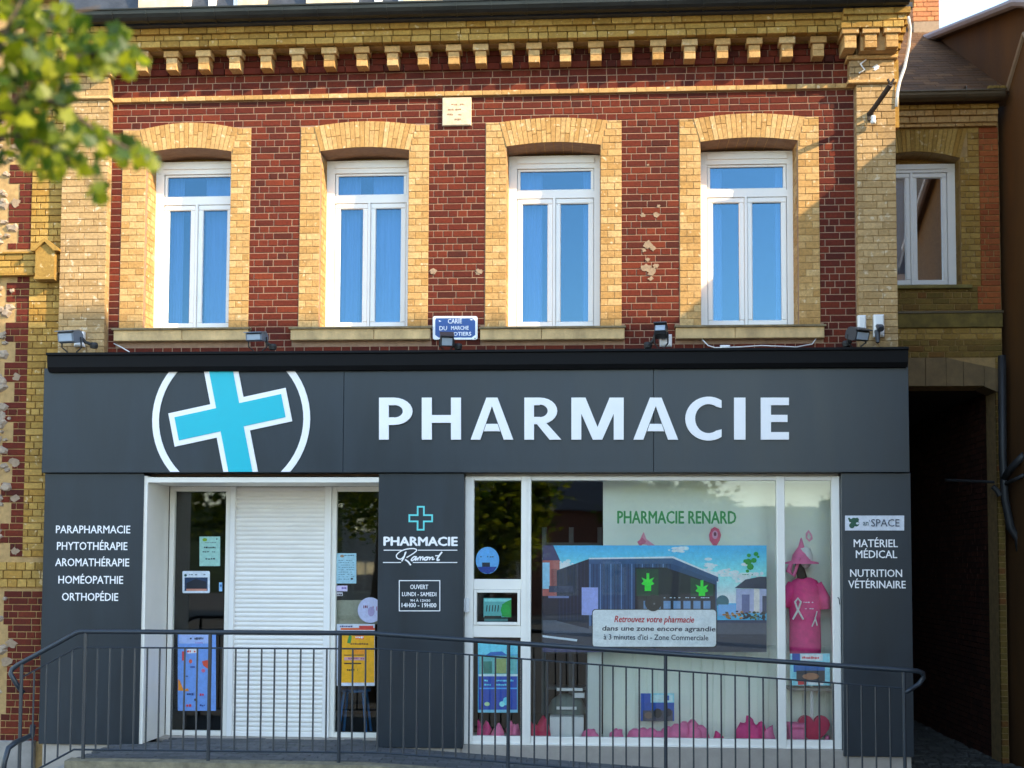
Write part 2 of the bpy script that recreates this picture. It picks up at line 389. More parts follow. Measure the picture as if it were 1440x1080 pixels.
# ================================================================== PHARMACY BUILDING
XL, XR = -4.98, 2.545                     # inner edges of the corner pilasters
XPL, XPR = ax(86, 300, -.1), ax(1261, 300, -.1)
ph = thing('pharmacy_building', 'two-storey red and yellow brick building with four tall windows above the grey pharmacy front', 'building')
def srf(px, py): return at(px, py, 0)
WIN = []
for (ol, orr, il, ir, ytop, ycr, yex, yexs, ys) in (
        (170, 351, 203.5, 323.3, 214, 208, 173, 182, 461.5),
        (421, 602.5, 449.5, 574, 212, 207, 171, 177, 460),
        (682.3, 874, 711.7, 844.3, 205, 200, 166, 171, 459.5),
        (955.5, 1152.5, 985.5, 1122.5, 198.5, 193.5, 160, 166, 457.5)):
    cx = (il+ir)/2
    d = dict(ol=ax(ol, 330, 0), orr=ax(orr, 330, 0), il=ax(il, 320, 0), ir=ax(ir, 320, 0),
             zt=az(cx, ytop, 0), zc=az(cx, ycr, 0), zx=az(cx, yex, 0), zxs=az(cx, yexs, 0), zs=az(cx, ys, 0))
    WIN.append(d)
ZWT = az(700, 60, 0)                     # top of the masonry under the gutter
ZFB = az(700, 516, -.25)                 # underside of the black coping of the shop front
TH = .42
def arc(w, z0, zc, x0, x1, n=10):
    r = [(x0+(x1-x0)*i/n, z0+(zc-z0)*math.sin(math.pi*i/n)) for i in range(n+1)]
    return r
def core(b):
    y0, y1 = .004, TH
    zb, zt = 2.66, 7.35
    xs = [XPL-.02]+[v for w in WIN for v in (w['il'], w['ir'])]+[XPR]
    for i in range(0, len(xs)-1, 2): b.box(xs[i], xs[i+1], y0, y1, zb, zt)
    for w in WIN:
        b.box(w['il'], w['ir'], y0, y1, zb, w['zs']-.002)
        b.prism([(w['ir'], zt), (w['il'], zt)]+arc(w, w['zt'], w['zc'], w['il'], w['ir']), y0, y1)
part('mortar_wall', MORT, ph, core)
# shell behind: floor, side walls, ceiling and rear wall of the upper room
def shell(b):
    b.box(XPL, XPL+.2, TH+.002, 6, -.5, 7.3); b.box(XPR-.2, XPR-.002, TH+.002, 6, -.5, 7.3)
    b.box(XPL+.202, XPR-.202, 5.8, 6, -.5, 7.3); b.box(XPL+.202, XPR-.202, TH+.002, 5.798, 3.3, 3.45)
    b.box(XPL+.202, XPR-.202, TH+.002, 5.798, 7.1, 7.3)
    for w0, w1 in zip(WIN[:-1], WIN[1:]):
        x = (w0['ir']+w1['il'])/2; b.box(x-.05, x+.05, TH+.002, 5.798, 3.452, 7.098)
part('inner_wall', ROOMW, ph, shell)
# --- red brick field
Z_DB = az(700, 98, -.02)                 # line under the projecting red course
Z_DT = az(700, 88, -.02)
red = []
ZS0, ZS1 = az(700, 134, -.03), az(700, 127, -.03)      # string course
zlow = az(700, 497, 0)
PX1, PX0 = XL, XR
def wall_intervals(z0, z1):
    zm = (z0+z1)/2; iv = [(PX1, PX0)]
    cuts = []
    for w in WIN:
        if z1 > w['zs']-.15 and zm < w['zxs']: cuts.append((w['ol'], w['orr']))
        elif zm >= w['zxs'] and z1 < w['zx']:
            s = math.asin(max(0, min(1, (z1-w['zxs'])/(w['zx']-w['zxs']))))/math.pi
            L = w['orr']-w['ol']-.20
            cuts.append((w['ol']+.10+s*L, w['orr']-.10-s*L))
        # sill
        if z0 < w['zs'] and z1 > w['zs']-.145: cuts.append((w['sl'], w['sr']))
    for a, b in sorted(set(cuts)):
        new = []
        for c, d in iv:
            if b <= c or a >= d: new.append((c, d)); continue
            if a > c: new.append((c, a))
            if b < d: new.append((b, d))
        iv = new
    return [(a, b) for a, b in iv if b-a > .03]
for w, (a, b) in zip(WIN, ((159, 349), (408, 605), (675, 878.5), (950.5, 1160))):
    w['sl'], w['sr'] = ax(a, 470, -.08), ax(b, 470, -.08)
for i, a, b in courses(zlow, ZS0-.002):
    for x0, x1 in wall_intervals(a, b): fill(x0+.003, x1-.002, a, b, i, red)
for i, a, b in courses(ZS1+.003, Z_DB, ref=ZS1+.003, pitch=(Z_DB-ZS1-.003)/3):
    fill(PX1+.003, PX0, a, b, i, red)
zd0 = Z_DT+.004; ZRT = az(700, 66, -.02)
for i, a, b in courses(zd0, ZRT, ref=zd0, pitch=.068): fill(PX1+.003, PX0, a, b, i, red, yoff=-.012)
cx0, cz0 = at(760, 330, 0)
emit(red, RED, ph, 0, name='brick', rest='red_brick_field', key=lambda b: (b[1]-b[0] < .18, abs((b[0]+b[1])/2-cx0)+abs(b[2]-cz0)))
proj = []; fill(PX1+.003, PX0, Z_DB, Z_DT, 0, proj, head=.1)
emit(proj, RED, ph, -.035, depth=.08, name='projecting_brick')
strg = []; fill(PX1+.003, PX0, ZS0, ZS1, 0, strg, head=.05, j=.004)
emit(strg, YEL, ph, -.038, depth=.08, name='string_course_brick')
# --- window surrounds
sur = []; voussoirs = []
for w in WIN:
    for side in (0, 1):
        a, b = (w['ol'], w['il']) if side == 0 else (w['ir'], w['orr'])
        for i, z0, z1 in courses(w['zs'], w['zxs'], ref=w['zs']):
            # the arch bites into the top courses
            aa, bb = a, b
            if z1 > w['zt']-.0:
                q = .004+.07*max(0, min(1, (z0-w['zt'])/(w['zxs']-w['zt'])))+.012
                if side == 0: bb = b-q
                else: aa = a+q
            m = aa+(bb-aa)*(.34 if i % 2 else .66)
            sur.append((aa+.003, m-.003, z0+.003, z1-.003, 0, side)); sur.append((m+.003, bb-.001, z0+.003, z1-.003, 0, side))
emit([s[:5] for s in sur], YEL, ph, -.006, depth=.06, name='surround_brick', rest='surround_brick_field', c=.003,
     key=lambda b: -round((b[1]-b[0]), 2)*10+abs(b[0]-cx0)*.1)
# jamb returns: bricks running back into the reveal
mj = MB()
for w in WIN:
    for i, z0, z1 in courses(w['zs'], w['zt'], ref=w['zs']):
        off = .07 if i % 2 else .14
        for y0, y1 in ((.056, off), (off+.006, off+.11), (off+.116, TH-.004)):
            if y1-y0 < .03: continue
            j = random.uniform(0, .002)
            mj.tint = random.random(); mj.box(w['il']-.05, w['il']+.003+j, y0, y1, z0+.003, z1-.003)
            mj.tint = random.random(); mj.box(w['ir']-.003-j, w['ir']+.05, y0, y1, z0+.003, z1-.003)
mj.build('reveal_brick_field', YEL, ph, kind='stuff')
# voussoirs
vi = 0
for w in WIN:
    x0, x1 = w['il'], w['ir']; n = max(15, round((x1-x0+.15)/.052)); xc = (x0+x1)/2
    E0, E1 = w['ol']+.10, w['orr']-.10
    def lo(t): return (x0-.0+(x1-x0)*t, w['zt']+(w['zc']-w['zt'])*math.sin(math.pi*t))
    def hi(t): return (x0-.07+(x1-x0+.14)*t, w['zxs']+(w['zx']-w['zxs'])*math.sin(math.pi*t))
    g = .0024
    for k in range(n):
        t0, t1 = k/n+g, (k+1)/n-g
        A, B, Cc, D = lo(t0), lo(t1), hi(t1), hi(t0)
        f = random.choice((.36, .64, .5))
        def mix(p, q, f): return (p[0]+(q[0]-p[0])*f, p[1]+(q[1]-p[1])*f)
        for (q0, q1) in ((0, f-.012), (f+.012, 1)) if random.random() < .55 else ((0, 1),):
            b = MB(); b.tint = random.random()
            yo = -.010-random.random()*.003
            b.prism([mix(A, D, q0), mix(B, Cc, q0), mix(B, Cc, q1), mix(A, D, q1)], yo, TH-.004)
            b.build('arch_brick', YEL, ph)
# --- sills
for w in WIN:
    def sill(b):
        b.mi = 0
        z1 = w['zs']; z0 = z1-.14; n = 2; xs = [w['sl'], w['sl']+(w['sr']-w['sl'])*random.uniform(.35, .6), w['sr']]
        for a, c in zip(xs[:-1], xs[1:]):
            b.bbox(a+.002, c-.002, -.075, .05, z0, z1-.028, c=.006)
        b.mi = 1
        b.add([(w['sl']-.012, -.10, z1-.03), (w['sr']+.012, -.10, z1-.03), (w['sr']+.012, .06, z1-.03), (w['sl']-.012, .06, z1-.03),
               (w['sl']-.012, -.10, z1-.012), (w['sr']+.012, -.10, z1-.012), (w['sr']+.012, .06, z1-.001), (w['sl']-.012, .06, z1-.001)],
              [(0, 1, 5, 4), (1, 2, 6, 5), (2, 3, 7, 6), (3, 0, 4, 7), (4, 5, 6, 7), (3, 2, 1, 0)])
        b.box(w['il']+.001, w['ir']-.001, .061, TH-.01, z1-.03, z1+.002)
    part('window_sill', [SILLS, SILLT], ph, sill)
# --- windows (frame > sash, pane, curtain)
def window(parent, x0, x1, z0, z1, arch, Y, transom, glass, fr=UPVC, mull=True, sides=(.055, .055), curtain=True, head=.10):
    "white casement window with a fixed light above"
    def frame(b):
        b.box(x0, x0+sides[0], Y, Y+.07, z0, z1); b.box(x1-sides[1], x1, Y, Y+.07, z0, z1)
        b.box(x0+sides[0], x1-sides[1], Y+.001, Y+.07, z0, z0+.05)
        b.prism([(x0, z1-head), (x1, z1-head)]+[(x, z) for x, z in arc(None, z1, arch, x0, x1)][::-1], Y-.004, Y+.07)
        b.box(x0+sides[0], x1-sides[1], Y-.022, Y-.005, z1-head*.62, z1-head*.2)      # shutter guide box lip
        if transom: b.box(x0+sides[0], x1-sides[1], Y+.001, Y+.07, transom-.035, transom+.035)
        if mull: b.box((x0+x1)/2-.012, (x0+x1)/2+.012, Y-.006, Y+.06, z0+.05, (transom-.035) if transom else z1-head)
    f = part('window', fr, parent, frame)
    a, c = x0+sides[0]+.004, x1-sides[1]-.004
    zt = (transom-.035) if transom else z1-head
    if transom:
        zz0, zz1 = transom+.037, z1-head-.002
        def ts(b):
            b.bbox(a, c, Y+.018, Y+.06, zz0, zz0+.022); b.bbox(a, c, Y+.018, Y+.06, zz1-.022, zz1)
            b.bbox(a, a+.03, Y+.0185, Y+.06, zz0+.0225, zz1-.0225); b.bbox(c-.03, c, Y+.0185, Y+.06, zz0+.0225, zz1-.0225)
        part('fixed_light', fr, f, ts)
        part('pane', glass, f, lambda b: b.box(a+.028, c-.028, Y+.040, Y+.046, zz0+.02, zz1-.02))
    xm = (x0+x1)/2
    for (p, q) in ((a, xm-.013), (xm+.013, c)):
        zz0, zz1 = z0+.053, zt-.003
        def sash(b):
            t = .055
            b.bbox(p, q, Y+.008, Y+.062, zz0, zz0+t, c=.008); b.bbox(p, q, Y+.008, Y+.062, zz1-t, zz1, c=.008)
            b.bbox(p, p+t, Y+.0085, Y+.062, zz0+t+.0005, zz1-t-.0005, c=.008); b.bbox(q-t, q, Y+.0085, Y+.062, zz0+t+.0005, zz1-t-.0005, c=.008)
        part('sash', fr, f, sash)
        part('pane', glass, f, lambda b: b.box(p+.05, q-.05, Y+.036, Y+.042, zz0+.05, zz1-.05))
    if curtain:
        def cur(b):
            for (p, q, sg) in ((x0+.06, x0+.06+(x1-x0)*curtain[0], 1), (x1-.06-(x1-x0)*curtain[1], x1-.06, -1)):
                n = 18
                vs = [(p+(q-p)*i/n, Y+.16+.018*math.sin(i*2.1+p*7), z) for i in range(n+1) for z in (z0+.02, z1-.05)]
                b.add(vs, [(2*i, 2*i+2, 2*i+3, 2*i+1) for i in range(n)])
        part('curtain', CURT, f, cur, smooth=True)
    return f
for w, cu, ytr in zip(WIN, ((.22, .38), (.30, .42), (.30, .12), (.20, .10)), (277, 278, 275, 272)):
    YW = .30
    x0, x1 = w['il']+.004, w['ir']-.004
    window(ph, x0, x1, w['zs']+.003, w['zt']-.006, w['zt']-.005, YW, az(700 if w is not WIN[3] else 1050, ytr, YW), GL_UP, sides=(.085, .06), curtain=cu, head=.13)
for w in WIN:
    part('arch_backing', OCH, ph, lambda b: b.prism([(w['ir'], w['zt']-.04), (w['ir'], w['zt']-.001)]+arc(None, w['zt'], w['zc']-.001, w['il'], w['ir'])[::-1]+[(w['il'], w['zt']-.04)], .375, .40))
    def sm_(b):
        b.box(w['ol']+.002, w['il']-.004, -.002, .0035, w['zs'], w['zxs']-.004); b.box(w['ir']+.004, w['orr']-.002, -.002, .0035, w['zs'], w['zxs']-.004)
        b.prism([(w['ir']+.1, w['zxs']-.006), (w['il']-.1, w['zxs']-.006)]+arc(None, w['zt'], w['zc'], w['il']-.0039, w['ir']+.0039), -.003, .0035)
    part('surround_mortar', MORTY, ph, sm_, kind='stuff')
# --- corner pilasters
def pilaster(x0, x1, capx0, capx1, left):
    yl = -.10
    part('pilaster_mortar', MORTY, ph, lambda b: b.box(x0+.004, x1-.004, yl+.008, .007, 2.67, 7.1))
    bl = []
    zc0, zc1 = az(700, 129, yl), az(700, 96, yl)
    for i, a, b in courses(2.9, zc0): fill(x0, x1, a, b, i, bl, j=.006, head=.35, rnd=random)
    emit(bl, PAL, ph, yl, depth=.10, nmax=110 if not left else 90, name='pilaster_brick', rest='pilaster_brick_field', c=.003, key=lambda b: -b[2])
    # capital: moulding, die of three courses, moulding
    def cap(b):
        for z, h, o in ((zc0, .035, .035), (zc1, .04, .045)):
            b.bbox(capx0-o*.6, capx1+o*.6, yl-o, .007, z, z+h, c=.008)
    part('capital_moulding', YEL, ph, cap)
    dl = []
    for i, a, b in courses(zc0+.036, zc1-.002, ref=zc0+.036, pitch=(zc1-zc0-.038)/3): fill(capx0, capx1, a, b, i, dl, j=.006, head=.2)
    emit(dl, PAL, ph, yl-.012, depth=.11, name='capital_brick', c=.003)
    return zc1+.04
capR = pilaster(XR+.004, XPR, ax(1195, 115, -.12), ax(1258, 115, -.12), False)
capL = pilaster(XPL, XL, ax(94, 122, -.12), ax(153, 122, -.12), True)
# --- cornice: three corbelled yellow courses over dentils
cor = []
rows = [(28, 37.2, -.27), (37.2, 46.6, -.235), (46.6, 56, -.25)]
for k, (ya, yb, yy) in enumerate(rows):
    z1, z0 = az(700, ya, yy), az(700, yb, yy)
    out = []; fill(XL-.02, XR+.02, z0, z1, k, out, head=.3, j=.006)
    emit(out, OCH, ph, yy, depth=-yy+.006, name='cornice_brick', c=.004)
    for (a, b) in ((ax(1183-k*2+4, 40, yy-.08), XPR+.10-k*.03), (XPL-.03+.02*k, XL+.10-.03*k)):
        out = []; fill(a, b, z0+.004, z1+.004, k, out, head=.3, j=.006)
        emit(out, OCH, ph, yy-.08, depth=-yy+.08, name='cornice_brick', c=.004)
zc56 = az(700, 57, -.25)
def cornice_core(b):
    b.box(XL-.02, XR+.02, -.15, .007, zc56+.004, az(700, 29, -.27))
    b.box(XR+.02, XPR-.002, -.24, .007, capR+.002, 7.2); b.box(XPL+.03, XL-.021, -.24, .007, capL+.002, 7.2)
part('cornice_mortar', MORTY, ph, cornice_core)
# yellow course behind the dentils
out = []; zb1 = zc56; zb0 = az(700, 66.5, -.05)
fill(XL, XR, zb0, zb1, 1, out, head=.4); emit(out, OCH, ph, -.05, depth=.06, name='cornice_brick')
DX = [199, 241.5, 286.5, 330, 374, 418, 463, 509, 552, 595, 638, 676, 712.5, 751, 795, 838, 881, 925.5, 970, 1016, 1061, 1107, 1151]
def dentil(xc, zt, yf, sc=1.0):
    h = .066*sc
    b = MB()
    w = .155*sc
    b.bbox(xc-w/2, xc+w/2, yf-.018, -.052, zt-h, zt, c=.005)
    b.build('dentil_cap', YEL, ph)
    b = MB(); w = .11*sc; z = zt-h-.003
    for q in range(2):
        b.tint = random.random(); b.bbox(xc-w/2, xc+w/2, yf, -.016, z-.062*sc, z, c=.004, back=True); z -= .0645*sc
    b.build('dentil', YEL, ph)
for px in DX: dentil(ax(px, 66, -.175), zc56-.002, -.175)
for px in (1195.5, 1224.5, 1254.5): dentil(ax(px, 42, -.30), az(1224, 37.5, -.30), -.30, 1.05)
for px in (98, 126, 152): dentil(ax(px, 64, -.30), az(120, 61, -.30), -.30, 1.05)
# --- gutter
gz = az(700, 24, -.36)
XG0, XG1 = ax(45, 30, -.4), ax(1278, 8, -.4)
gut = MB()
n = 8; R0 = .095
prof = [(-.40+R0*math.cos(math.pi+math.pi*k/n), gz+.105+R0*math.sin(math.pi+math.pi*k/n)) for k in range(n+1)]
inner = [(y*1.0, z+.004) for y, z in prof[::-1]]
pp = prof+[(-.305, gz+.125), (-.305, gz+.13), (-.495, gz+.115)]
gut.prismx(pp, XG0, XG1)
gutter = gut.build('gutter', ZINC, ph)
def lip(b):
    b.tube([(XG0, -.498, gz+.112), (XG1, -.498, gz+.112)], .011, 8)
part('gutter_lip', ZINC, gutter, lip)
x = XG0+.15
while x < XG1:
    part('gutter_bracket', ZINC, gutter, lambda b: b.prismx([(y-.0+(-.40-y)*-.06, z-(.006)) for y, z in prof]+[(-.28, gz+.14), (-.30, gz+.14)], x, x+.02))
    x += .345
# soffit board behind the gutter, dark
part('soffit_board', SLATE, ph, lambda b: b.box(XPL-.05, XPR+.12, -.34, .3, az(700, 26.5, -.30), az(700, 26.5, -.30)+.05))
# roof verge at the right end of the cornice
def verge(b):
    z = az(1262, 12, -.3)
    b.prismx([(-.30, z), (-.36, z+.14), (4.0, z+3.3), (4.0, z+3.05)], XPR+.02, XPR+.14)
part('roof_verge', plain('brown_verge_board', (.16, .09, .03), .8, var=.2), ph, verge)
def brackr(b):
    for k in range(5):
        z = az(1262, 30+k*10, -.1); b.bbox(XPR-.01, XPR+.12-.02*k, -.16+.02*k, .3, z-.06, z+.004)
    b.box(XPR-.001, XPR+.05, -.04, .3, 6.1, az(1262, 72, -.1)-.06)
part('side_corbel', OCH, ph, brackr)
# --- mansard roof with dormers
ZR = gz+.08
roof = part('roof', SLATE, ph, lambda b: b.prismx([(-.24, ZR), (.35, ZR+2.2), (3.0, ZR+2.9), (6, ZR+2.2), (6.3, ZR)], XPL-.05, XPR+.1))
for (a, b_, p0, p1) in ((197, 376, 262, 335), (432, 622, 497, 567), (712, 905, 775, 850)):
    A, B = ax(a, 5, -.2), ax(b_, 5, -.2); P0, P1 = ax(p0, 5, -.2), ax(p1, 5, -.2)
    def dorm(b):
        b.box(A, P0-.01, -.25, 1.2, ZR-.02, ZR+1.5); b.box(P1+.01, B, -.25, 1.2, ZR-.02, ZR+1.5)
        b.prism([(A-.1, ZR+1.5), (B+.1, ZR+1.5), ((A+B)/2, ZR+2.1)], -.32, 1.6)
    d = part('dormer', STONE, ph, dorm)
    def dfr(b):
        b.box(P0-.008, P0+.05, -.2, -.12, ZR, ZR+1.45); b.box(P1-.05, P1+.008, -.2, -.12, ZR, ZR+1.45)
        b.box((P0+P1)/2-.04, (P0+P1)/2+.04, -.2, -.12, ZR, ZR+1.45); b.box(P0+.05, P1-.05, -.199, -.12, ZR-.02, ZR+.03)
    part('dormer_window', UPVC, d, dfr)
    part('pane', GL_UP, d, lambda b: b.box(P0, P1, -.15, -.145, ZR, ZR+1.45))
# plaster patches where a bracket was cut out of the brickwork
BK = [0]
def blot(b, cx, cy, r, n=13, Y=-.0045):
    BK[0] += 1; Y -= .0003*BK[0] % .004
    X, Z = at(cx, cy, 0); s = r/142
    b.prism([(X+s*random.uniform(.45, 1.2)*math.cos(2*math.pi*i/n), Z+s*random.uniform(.4, 1.0)*math.sin(2*math.pi*i/n)) for i in range(n)], Y, .006)
def plasters(_):
    for x, y, r in ((904, 303, 5), (923, 302, 6), (926, 290, 3.5), (912, 345, 9), (918, 349, 7), (906, 352, 4), (908, 376, 8), (917, 382, 9), (922, 374, 6), (915, 392, 4.5), (911, 365, 4),
                    (609, 382, 6.5), (674, 382, 6), (672, 384, 5), (911, 232, 2.5)): part('plaster_patch', PLAST, ph, lambda b: blot(b, x, y, r*.88))
plasters(None)

part('paint_blot', WPLAS, ph, lambda b: (setattr(b, 'M', Matrix.Translation((0, -.114, 0))), blot(b, 1229, 101.5, 5.5, Y=-.004)))
# stone date plaque
pq = thing('stone_plaque', 'small square cream stone plaque with engraved lettering set high in the red brick', 'plaque')
X0, Z1 = at(622, 137, -.03); X1, Z0 = at(662.5, 176, -.03)
part('slab', STONE, pq, lambda b: (b.bbox(X0, X1, -.03, .02, Z0, Z1, c=.008)))
sh = Sheet(-.0312)
for y, a, c in ((147, 632, 653), (154, 630, 655), (161, 629, 654), (168, 635, 648)): sh.scribble(a, c, y, 2.6, (150, 120, 90), .7)
sh.build('engraving', INK, pq)

# ================================================================== SHOP FRONT
YF, YP, YG = -.25, -.20, -.12
sf = thing('shopfront', 'dark grey clad shopfront with recessed shuttered entrance and wide display window', 'shopfront')
FX0, FZ1 = at(62, 518, YF); FX1, FZ0 = at(1279.5, 664, YF)
fs = thing('fascia_sign', 'long dark grey fascia with big white PHARMACIE letters and cyan cross in a ring', 'sign')
seams = [FX0, ax(483, 600, YF), ax(919, 600, YF), FX1]
for a, b_ in zip(seams[:-1], seams[1:]):
    part('fascia_panel', ANTH, fs, lambda b: b.bbox(a+.001, b_-.001, YF, -.0, FZ0, FZ1, c=.003, back=True))
CZ0, CZ1 = az(700, 517, -.33), az(700, 492.5, -.33)
def coping(b):
    b.prismx([(-.30, CZ0-.012), (-.335, CZ0+.03), (-.345, CZ1-.03), (-.37, CZ1-.022), (-.37, CZ1), (-.0, CZ1+.01), (-.0, CZ0-.012)], ax(67, 505, -.33), ax(1277, 505, -.33))
part('coping', BLACK, fs, coping)
part('flashing_strip', WPLAS, fs, lambda b: b.box(ax(140, 490, -.33), ax(1160, 490, -.33), -.03, -.004, CZ1+.006, CZ1+.03))
# big letters, each a part
def letter(name, polys, px, holes=None):
    x0, y0, x1, y1 = px; Y = YF-.004
    def mp(u, v): return at(x0+(x1-x0)*u, y1+(y0-y1)*v, Y)
    b = MB()
    for pl in polys: b.prism([mp(u, v) for u, v in pl], Y-.022, Y)
    o = b.build('letter', LETW, fs)
    return o
def ringpoly(cx, cy, rx, ry, tx, ty, a0, a1, n=14):
    "thick arc split into quads"
    out = []
    for i in range(n):
        p, q = R(a0+(a1-a0)*i/n), R(a0+(a1-a0)*(i+1)/n)
        out.append([(cx+rx*math.cos(p), cy+ry*math.sin(p)), (cx+rx*math.cos(q), cy+ry*math.sin(q)), (cx+(rx-tx)*math.cos(q), cy+(ry-ty)*math.sin(q)), (cx+(rx-tx)*math.cos(p), cy+(ry-ty)*math.sin(p))])
    return out
def bowl(x, r, cy, ry, t, ty):
    return ringpoly(x, cy, r, ry, t, ty, -90, 90, 12)
yt, yb = 559.5, 618.5
def L_(u0, u1): return [(u0, 0), (u1, 0), (u1, 1), (u0, 1)]
st = .31
letter('P', [L_(0, .29), [(.29, .82), (.45, .82), (.45, 1), (.29, 1)], [(.29, .35), (.45, .35), (.45, .53), (.29, .53)]]+bowl(.45, .55, .675, .325, .29, .175), (533.5, yt, 580.5, yb))
letter('H', [L_(0, .255), L_(.745, 1), [(.255, .40), (.745, .40), (.745, .585), (.255, .585)]], (593.5, yt, 648.5, yb))
def Aa(px): letter('A', [[(0, 0), (.23, 0), (.625, 1), (.375, 1)][0:4], [(.77, 0), (1, 0), (.625, 1), (.5, .68)], [(.29, .2), (.71, .2), (.645, .37), (.355, .37)]], px)
def letA(px):
    letter('A', [[(0, 0), (.225, 0), (.50, .80), (.50, 1), (.37, 1)], [(1, 0), (.63, 1), (.50, 1), (.50, .80), (.775, 0)], [(.31, .20), (.69, .20), (.632, .375), (.368, .375)]], px)
letA((662, yt, 722, yb))
letter('R', [L_(0, .26), [(.26, .82), (.42, .82), (.42, 1), (.26, 1)], [(.26, .37), (.42, .37), (.42, .54), (.26, .54)], [(.34, .369), (.42, .369), (.60, .390), (1, 0), (.68, 0)]]+bowl(.42, .47, .685, .315, .26, .165), (737.5, yt, 789.5, yb))
letter('M', [L_(0, .19), L_(.81, 1), [(.19, 1), (.19, .62), (.41, 0), (.50, 0), (.50, .30), (.27, 1)], [(.81, 1), (.73, 1), (.50, .30), (.50, 0), (.59, 0), (.81, .62)]], (803.5, yt, 877, yb))
letA((890.5, yt, 953.5, yb))
letter('C', ringpoly(.64, .5, .64, .515, .27, .175, 56, 304, 26)+[[(.998, .927), (.847, .782), (1, .75)], [(.998, .073), (1, .25), (.847, .218)]], (963.5, yt-.5, 1014.5, yb+.5))
letter('I', [L_(0, 1)], (1032, yt, 1048, yb))
letter('E', [L_(0, .36), [(.36, .82), (1, .82), (1, 1), (.36, 1)], [(.36, .42), (.95, .42), (.95, .59), (.36, .59)], [(.36, 0), (1, 0), (1, .18), (.36, .18)]], (1069.5, yt, 1109, yb))
# ring and cross emblem, cut off by the fascia's edges
def clipz(poly, z0, z1):
    def cl(p, f, zc):
        o = []
        for i in range(len(p)):
            a, b = p[i], p[(i+1) % len(p)]
            ia, ib = f(a[1]), f(b[1])
            if ia: o.append(a)
            if ia != ib:
                t = (zc-a[1])/(b[1]-a[1]); o.append((a[0]+(b[0]-a[0])*t, zc))
        return o
    p = cl(poly, lambda z: z >= z0, z0)
    return cl(p, lambda z: z <= z1, z1) if p else p
ec = at(325, 590, YF); er = (ax(436, 590, YF)-ax(214, 590, YF))/2
def ringf(b, lo_, hi_):
    n = 64
    for i in range(lo_, hi_):
        p, q = 2*math.pi*i/n, 2*math.pi*(i+1)/n; t = er-.068
        pl = clipz([(ec[0]+er*math.cos(p), ec[1]+er*math.sin(p)), (ec[0]+er*math.cos(q), ec[1]+er*math.sin(q)), (ec[0]+t*math.cos(q), ec[1]+t*math.sin(q)), (ec[0]+t*math.cos(p), ec[1]+t*math.sin(p))], FZ0+.006, FZ1-.004)
        if len(pl) > 2: b.prism(pl, YF-.010, YF-.001)
part('ring_arc', LETW, fs, lambda b: ringf(b, -16, 16)); part('ring_arc', LETW, fs, lambda b: ringf(b, 16, 48))
cc = at(324, 587, YF)
def crossf(hw, la, lv, y):
    def f(b):
        c, s = math.cos(R(12)), math.sin(R(12))
        for x0, x1, z0, z1 in ((-hw, hw, -lv, lv), (-la, -hw-.0001, -hw, hw), (hw+.0001, la, -hw, hw)):
            pl = [(cc[0]+x*c-z*s, cc[1]+x*s+z*c) for x, z in ((x0, z0), (x1, z0), (x1, z1), (x0, z1))]
            pl = clipz(pl, FZ0+.006, FZ1-.004)
            b.prism(pl, y, YF-.001)
    return f
px = 1/144.5
part('cross_outline', LETW, fs, crossf(24.5*px, 87*px, 120*px, YF-.014))
part('cross', TEAL, fs, crossf(17*px, 79*px, 120*px, YF-.020))

# cladding panels
def clad(px0t, px1t, yt_, px0b, px1b, yb_, **kw):
    (a, z1), (b_, _) = at(px0t, yt_, YP), at(px1t, yt_, YP); (c, z0), (d, _) = at(px0b, yb_, YP), at(px1b, yb_, YP)
    x0, x1 = (a+c)/2, (b_+d)/2
    part('cladding_panel', ANTH, sf, lambda b: b.bbox(x0, x1, YP, .0, z0, FZ0-.004, c=.004, back=True), **kw)
    return x0, x1, z0
pL = clad(65, 203, 670, 52, 195, 1046)
pM = clad(533.5, 654.5, 670, 528, 649, 1051)
pR = clad(1182, 1277.5, 670, 1188, 1289, 1063.5)
# white reveal lining of the entrance
ex0 = pL[1]+.002; YD = .46
EZT = az(240, 684, YD)
def lining(b):
    b.box(ex0, ex0+.03, YP+.01, YD, 0, FZ0-.03)
    b.box(ex0+.03, pM[0]-.002, YP+.012, YD, EZT, EZT+.03)
    b.box(ex0, pM[1], YP+.011, YD+.4, EZT+.03, EZT+.05)
    b.box(ax(203, 700, YP), ex0+.001, YP-.004, YP+.009, 0, FZ0-.03)
part('reveal_lining', CREAM, sf, lining)
part('entrance_side_wall', CREAM, sf, lambda b: b.box(ax(531, 800, YP), ax(531, 800, YP)+.05, .01, YD+.5, 0, FZ0-.03))
# entrance screen: glass - shutter - glass
def dpx(x): return ax(x, 860, YD)
def frame_rect(b, x0, x1, z0, z1, t, y0, y1):
    b.bbox(x0, x0+t, y0, y1, z0, z1); b.bbox(x1-t, x1, y0, y1, z0, z1); b.bbox(x0+t+.0004, x1-t-.0004, y0+.0006, y1, z0, z0+t); b.bbox(x0+t+.0004, x1-t-.0004, y0+.0006, y1, z1-t, z1)
zb_ = 0.0; ztop = EZT-.002
e1, e2, e3, e4 = dpx(236), dpx(322), dpx(465), dpx(545)
o = part('side_light', CREAM, sf, lambda b: frame_rect(b, e1, e2, zb_, ztop, .05, YD-.005, YD+.06))
part('pane', GL_SH, o, lambda b: b.box(e1+.045, e2-.045, YD+.03, YD+.036, zb_+.045, ztop-.045))
o = part('side_light', CREAM, sf, lambda b: frame_rect(b, e3, e4, zb_, ztop, .05, YD-.005, YD+.06))
part('pane', GL_SH, o, lambda b: b.box(e3+.045, e4-.045, YD+.03, YD+.036, zb_+.045, ztop-.045))
s0, s1 = dpx(328), dpx(457)
shut = thing('roller_shutter', 'closed white slatted roller shutter in the pharmacy entrance', 'shutter')
